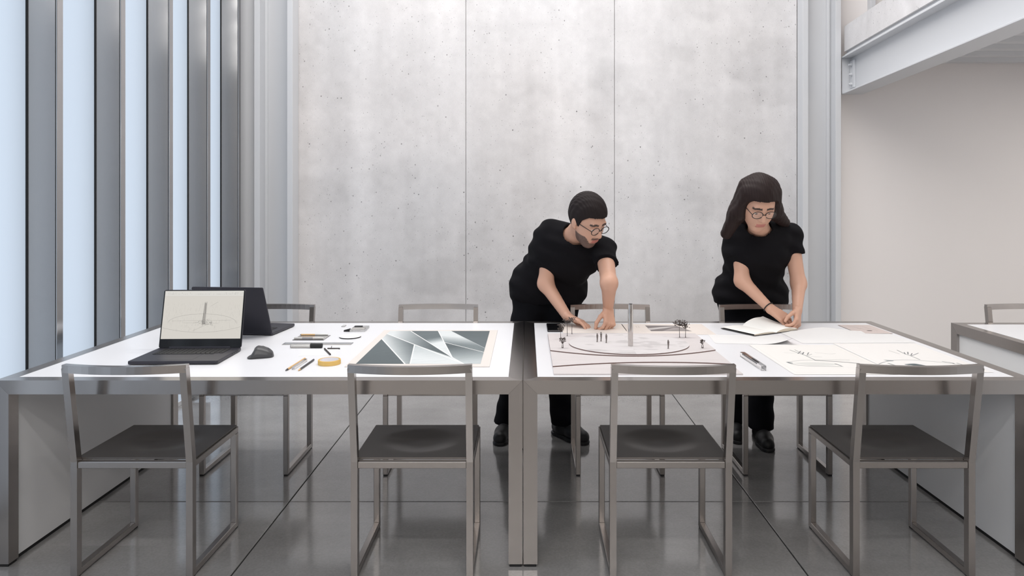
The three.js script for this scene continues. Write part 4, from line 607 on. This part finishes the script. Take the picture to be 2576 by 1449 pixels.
  for (const q of [1, -1]) { const l = new THREE.CircleGeometry(0.0232, 24); l.scale(1.08, 0.82, 1); l.translate(q * 0.0315, 0.002, 0.1); l.applyMatrix4(mt); part('lens', l, M.lens, ge); }
  if (o.bracelet) { const d = J.wrR.clone().sub(J.elR).normalize(), g = new THREE.TorusGeometry(0.031 * s, 0.003, 8, 28); g.applyQuaternion(new THREE.Quaternion().setFromUnitVectors(V(0, 0, 1), d)); const p = J.wrR.clone().addScaledVector(d, -0.012); g.translate(p.x, p.y, p.z); part('bracelet', g, M.rubber, t, 'thin dark wristband'); }
  return t;
}
M.skin = phys({ vertexColors: true, roughness: 0.5, sheen: 0.1 });
M.shirt = phys({ color: lin(0.0055, 0.005, 0.0065), roughness: 0.95, specularIntensity: 0.35 }); M.trousers = phys({ color: lin(0.005, 0.005, 0.007), roughness: 0.95, specularIntensity: 0.35 }); M.shoe = std({ color: lin(0.010, 0.010, 0.011), roughness: 0.5 });
M.glassFrame = std({ color: lin(0.012, 0.010, 0.010), roughness: 0.35 }); M.lens = phys({ color: lin(1, 1, 1), transmission: 1, thickness: 0, roughness: 0, side: THREE.DoubleSide });
const strand = tex(256, 256, (i, j) => 0.7 + 0.3 * vn(i * 0.8, j * 0.05), true);
M.hairDark = phys({ color: lin(0.014, 0.009, 0.009), roughness: 0.7, specularIntensity: 0.45 }); M.hairBrown = phys({ color: lin(0.018, 0.009, 0.008), roughness: 0.6, specularIntensity: 0.5 });

person({ label: 'person in black with short dark hair, beard and glasses leaning over the model', base: [0.06, -4.2], size: 1.03, head: 1.09, beard: true, sleeve: 0.45, waist: 0.065, hipPad: 0.024, hem: 0.80,
  j: { head: [0.330, 1.312, -3.78], neck: [0.262, 1.212, -3.93], shR: [0.140, 1.238, -3.99], shL: [0.436, 1.148, -3.93], elR: [0.108, 0.945, -3.98], wrR: [0.222, 0.782, -3.86], elL: [0.437, 0.984, -3.69], wrL: [0.447, 0.826, -3.82], hip: [0.128, 0.93, -4.22], knL: [0.20, 0.50, -4.20], knR: [-0.04, 0.50, -4.18], anL: [0.222, 0.09, -4.20], anR: [-0.118, 0.09, -4.22], toeL: [0.36, 0.04, -4.03], toeR: [-0.155, 0.04, -4.06] },
  face: [0.56, -0.50, 0.66], up: [0.12, 1, 0.35], hairT: 0.012, hairMat: M.hairDark, hairLabel: 'short dark hair', hairline: [[-0.2, -0.075], [-0.06, -0.06], [-0.01, 0.002], [0.02, -0.012], [0.03, 0.03], [0.06, 0.062], [0.2, 0.075]],
  handR: { f: [0.86, -0.30, 0.40], n: [-0.1, -1, 0.2], curl: [0.22, 0.25, 0.2], spread: 0.10 }, handL: { f: [0.02, -0.62, 0.5], n: [-0.55, -0.35, -0.5], curl: [0.75, 0.8, 0.6], spread: 0.03 } });
person({ label: 'person in black with long dark hair and glasses holding the notebook', base: [1.34, -4.18], size: 0.97, head: 1.12, sleeve: 0.42, waist: 0.045, hipPad: 0.026, hem: 0.79, bracelet: true,
  j: { head: [1.256, 1.404, -3.78], neck: [1.335, 1.245, -3.98], shR: [1.236, 1.214, -4.04], shL: [1.528, 1.222, -4.04], elR: [1.232, 0.962, -3.98], wrR: [1.342, 0.826, -3.84], elL: [1.556, 0.945, -3.98], wrL: [1.486, 0.822, -3.82], hip: [1.368, 0.885, -4.26], knL: [1.40, 0.50, -4.19], knR: [1.29, 0.50, -4.25], anL: [1.388, 0.09, -4.12], anR: [1.272, 0.09, -4.25], toeL: [1.37, 0.04, -3.96], toeR: [1.24, 0.04, -4.09] },
  face: [0.02, -0.56, 0.83], up: [0, 1, 0.3], hairT: 0.016, hairMat: M.hairBrown, hairLabel: 'long dark brown hair falling over the shoulders', hairline: [[-0.2, -0.2], [-0.02, -0.12], [0.02, -0.06], [0.035, 0.03], [0.07, 0.066], [0.2, 0.08]],
  curtains: [[[-0.066, 0.075, 0.012], [1.160, 1.355, -3.79], 0.030, 0.036], [[0.066, 0.075, 0.012], [1.362, 1.365, -3.82], 0.030, 0.036], [[-0.06, 0.08, -0.04], [1.165, 1.36, -3.86], 0.04, 0.045], [[0.06, 0.08, -0.04], [1.36, 1.37, -3.87], 0.04, 0.045]],
  locks: [[[1.160, 1.355, -3.82], [1.125, 1.235, -3.92], 0.046, 0.032], [[1.365, 1.365, -3.85], [1.475, 1.295, -3.98], 0.046, 0.030], [[1.25, 1.47, -3.88], [1.30, 1.30, -4.05], 0.07, 0.07]],
  handR: { f: [0.72, -0.52, 0.35], n: [-0.2, -0.6, -0.6], curl: [0.35, 0.5, 0.4], spread: 0.05 }, handL: { f: [-0.22, -0.66, 0.6], n: [-0.7, -0.3, -0.2], curl: [0.5, 0.65, 0.5], spread: 0.04 } });
renderer.render(scene, camera);
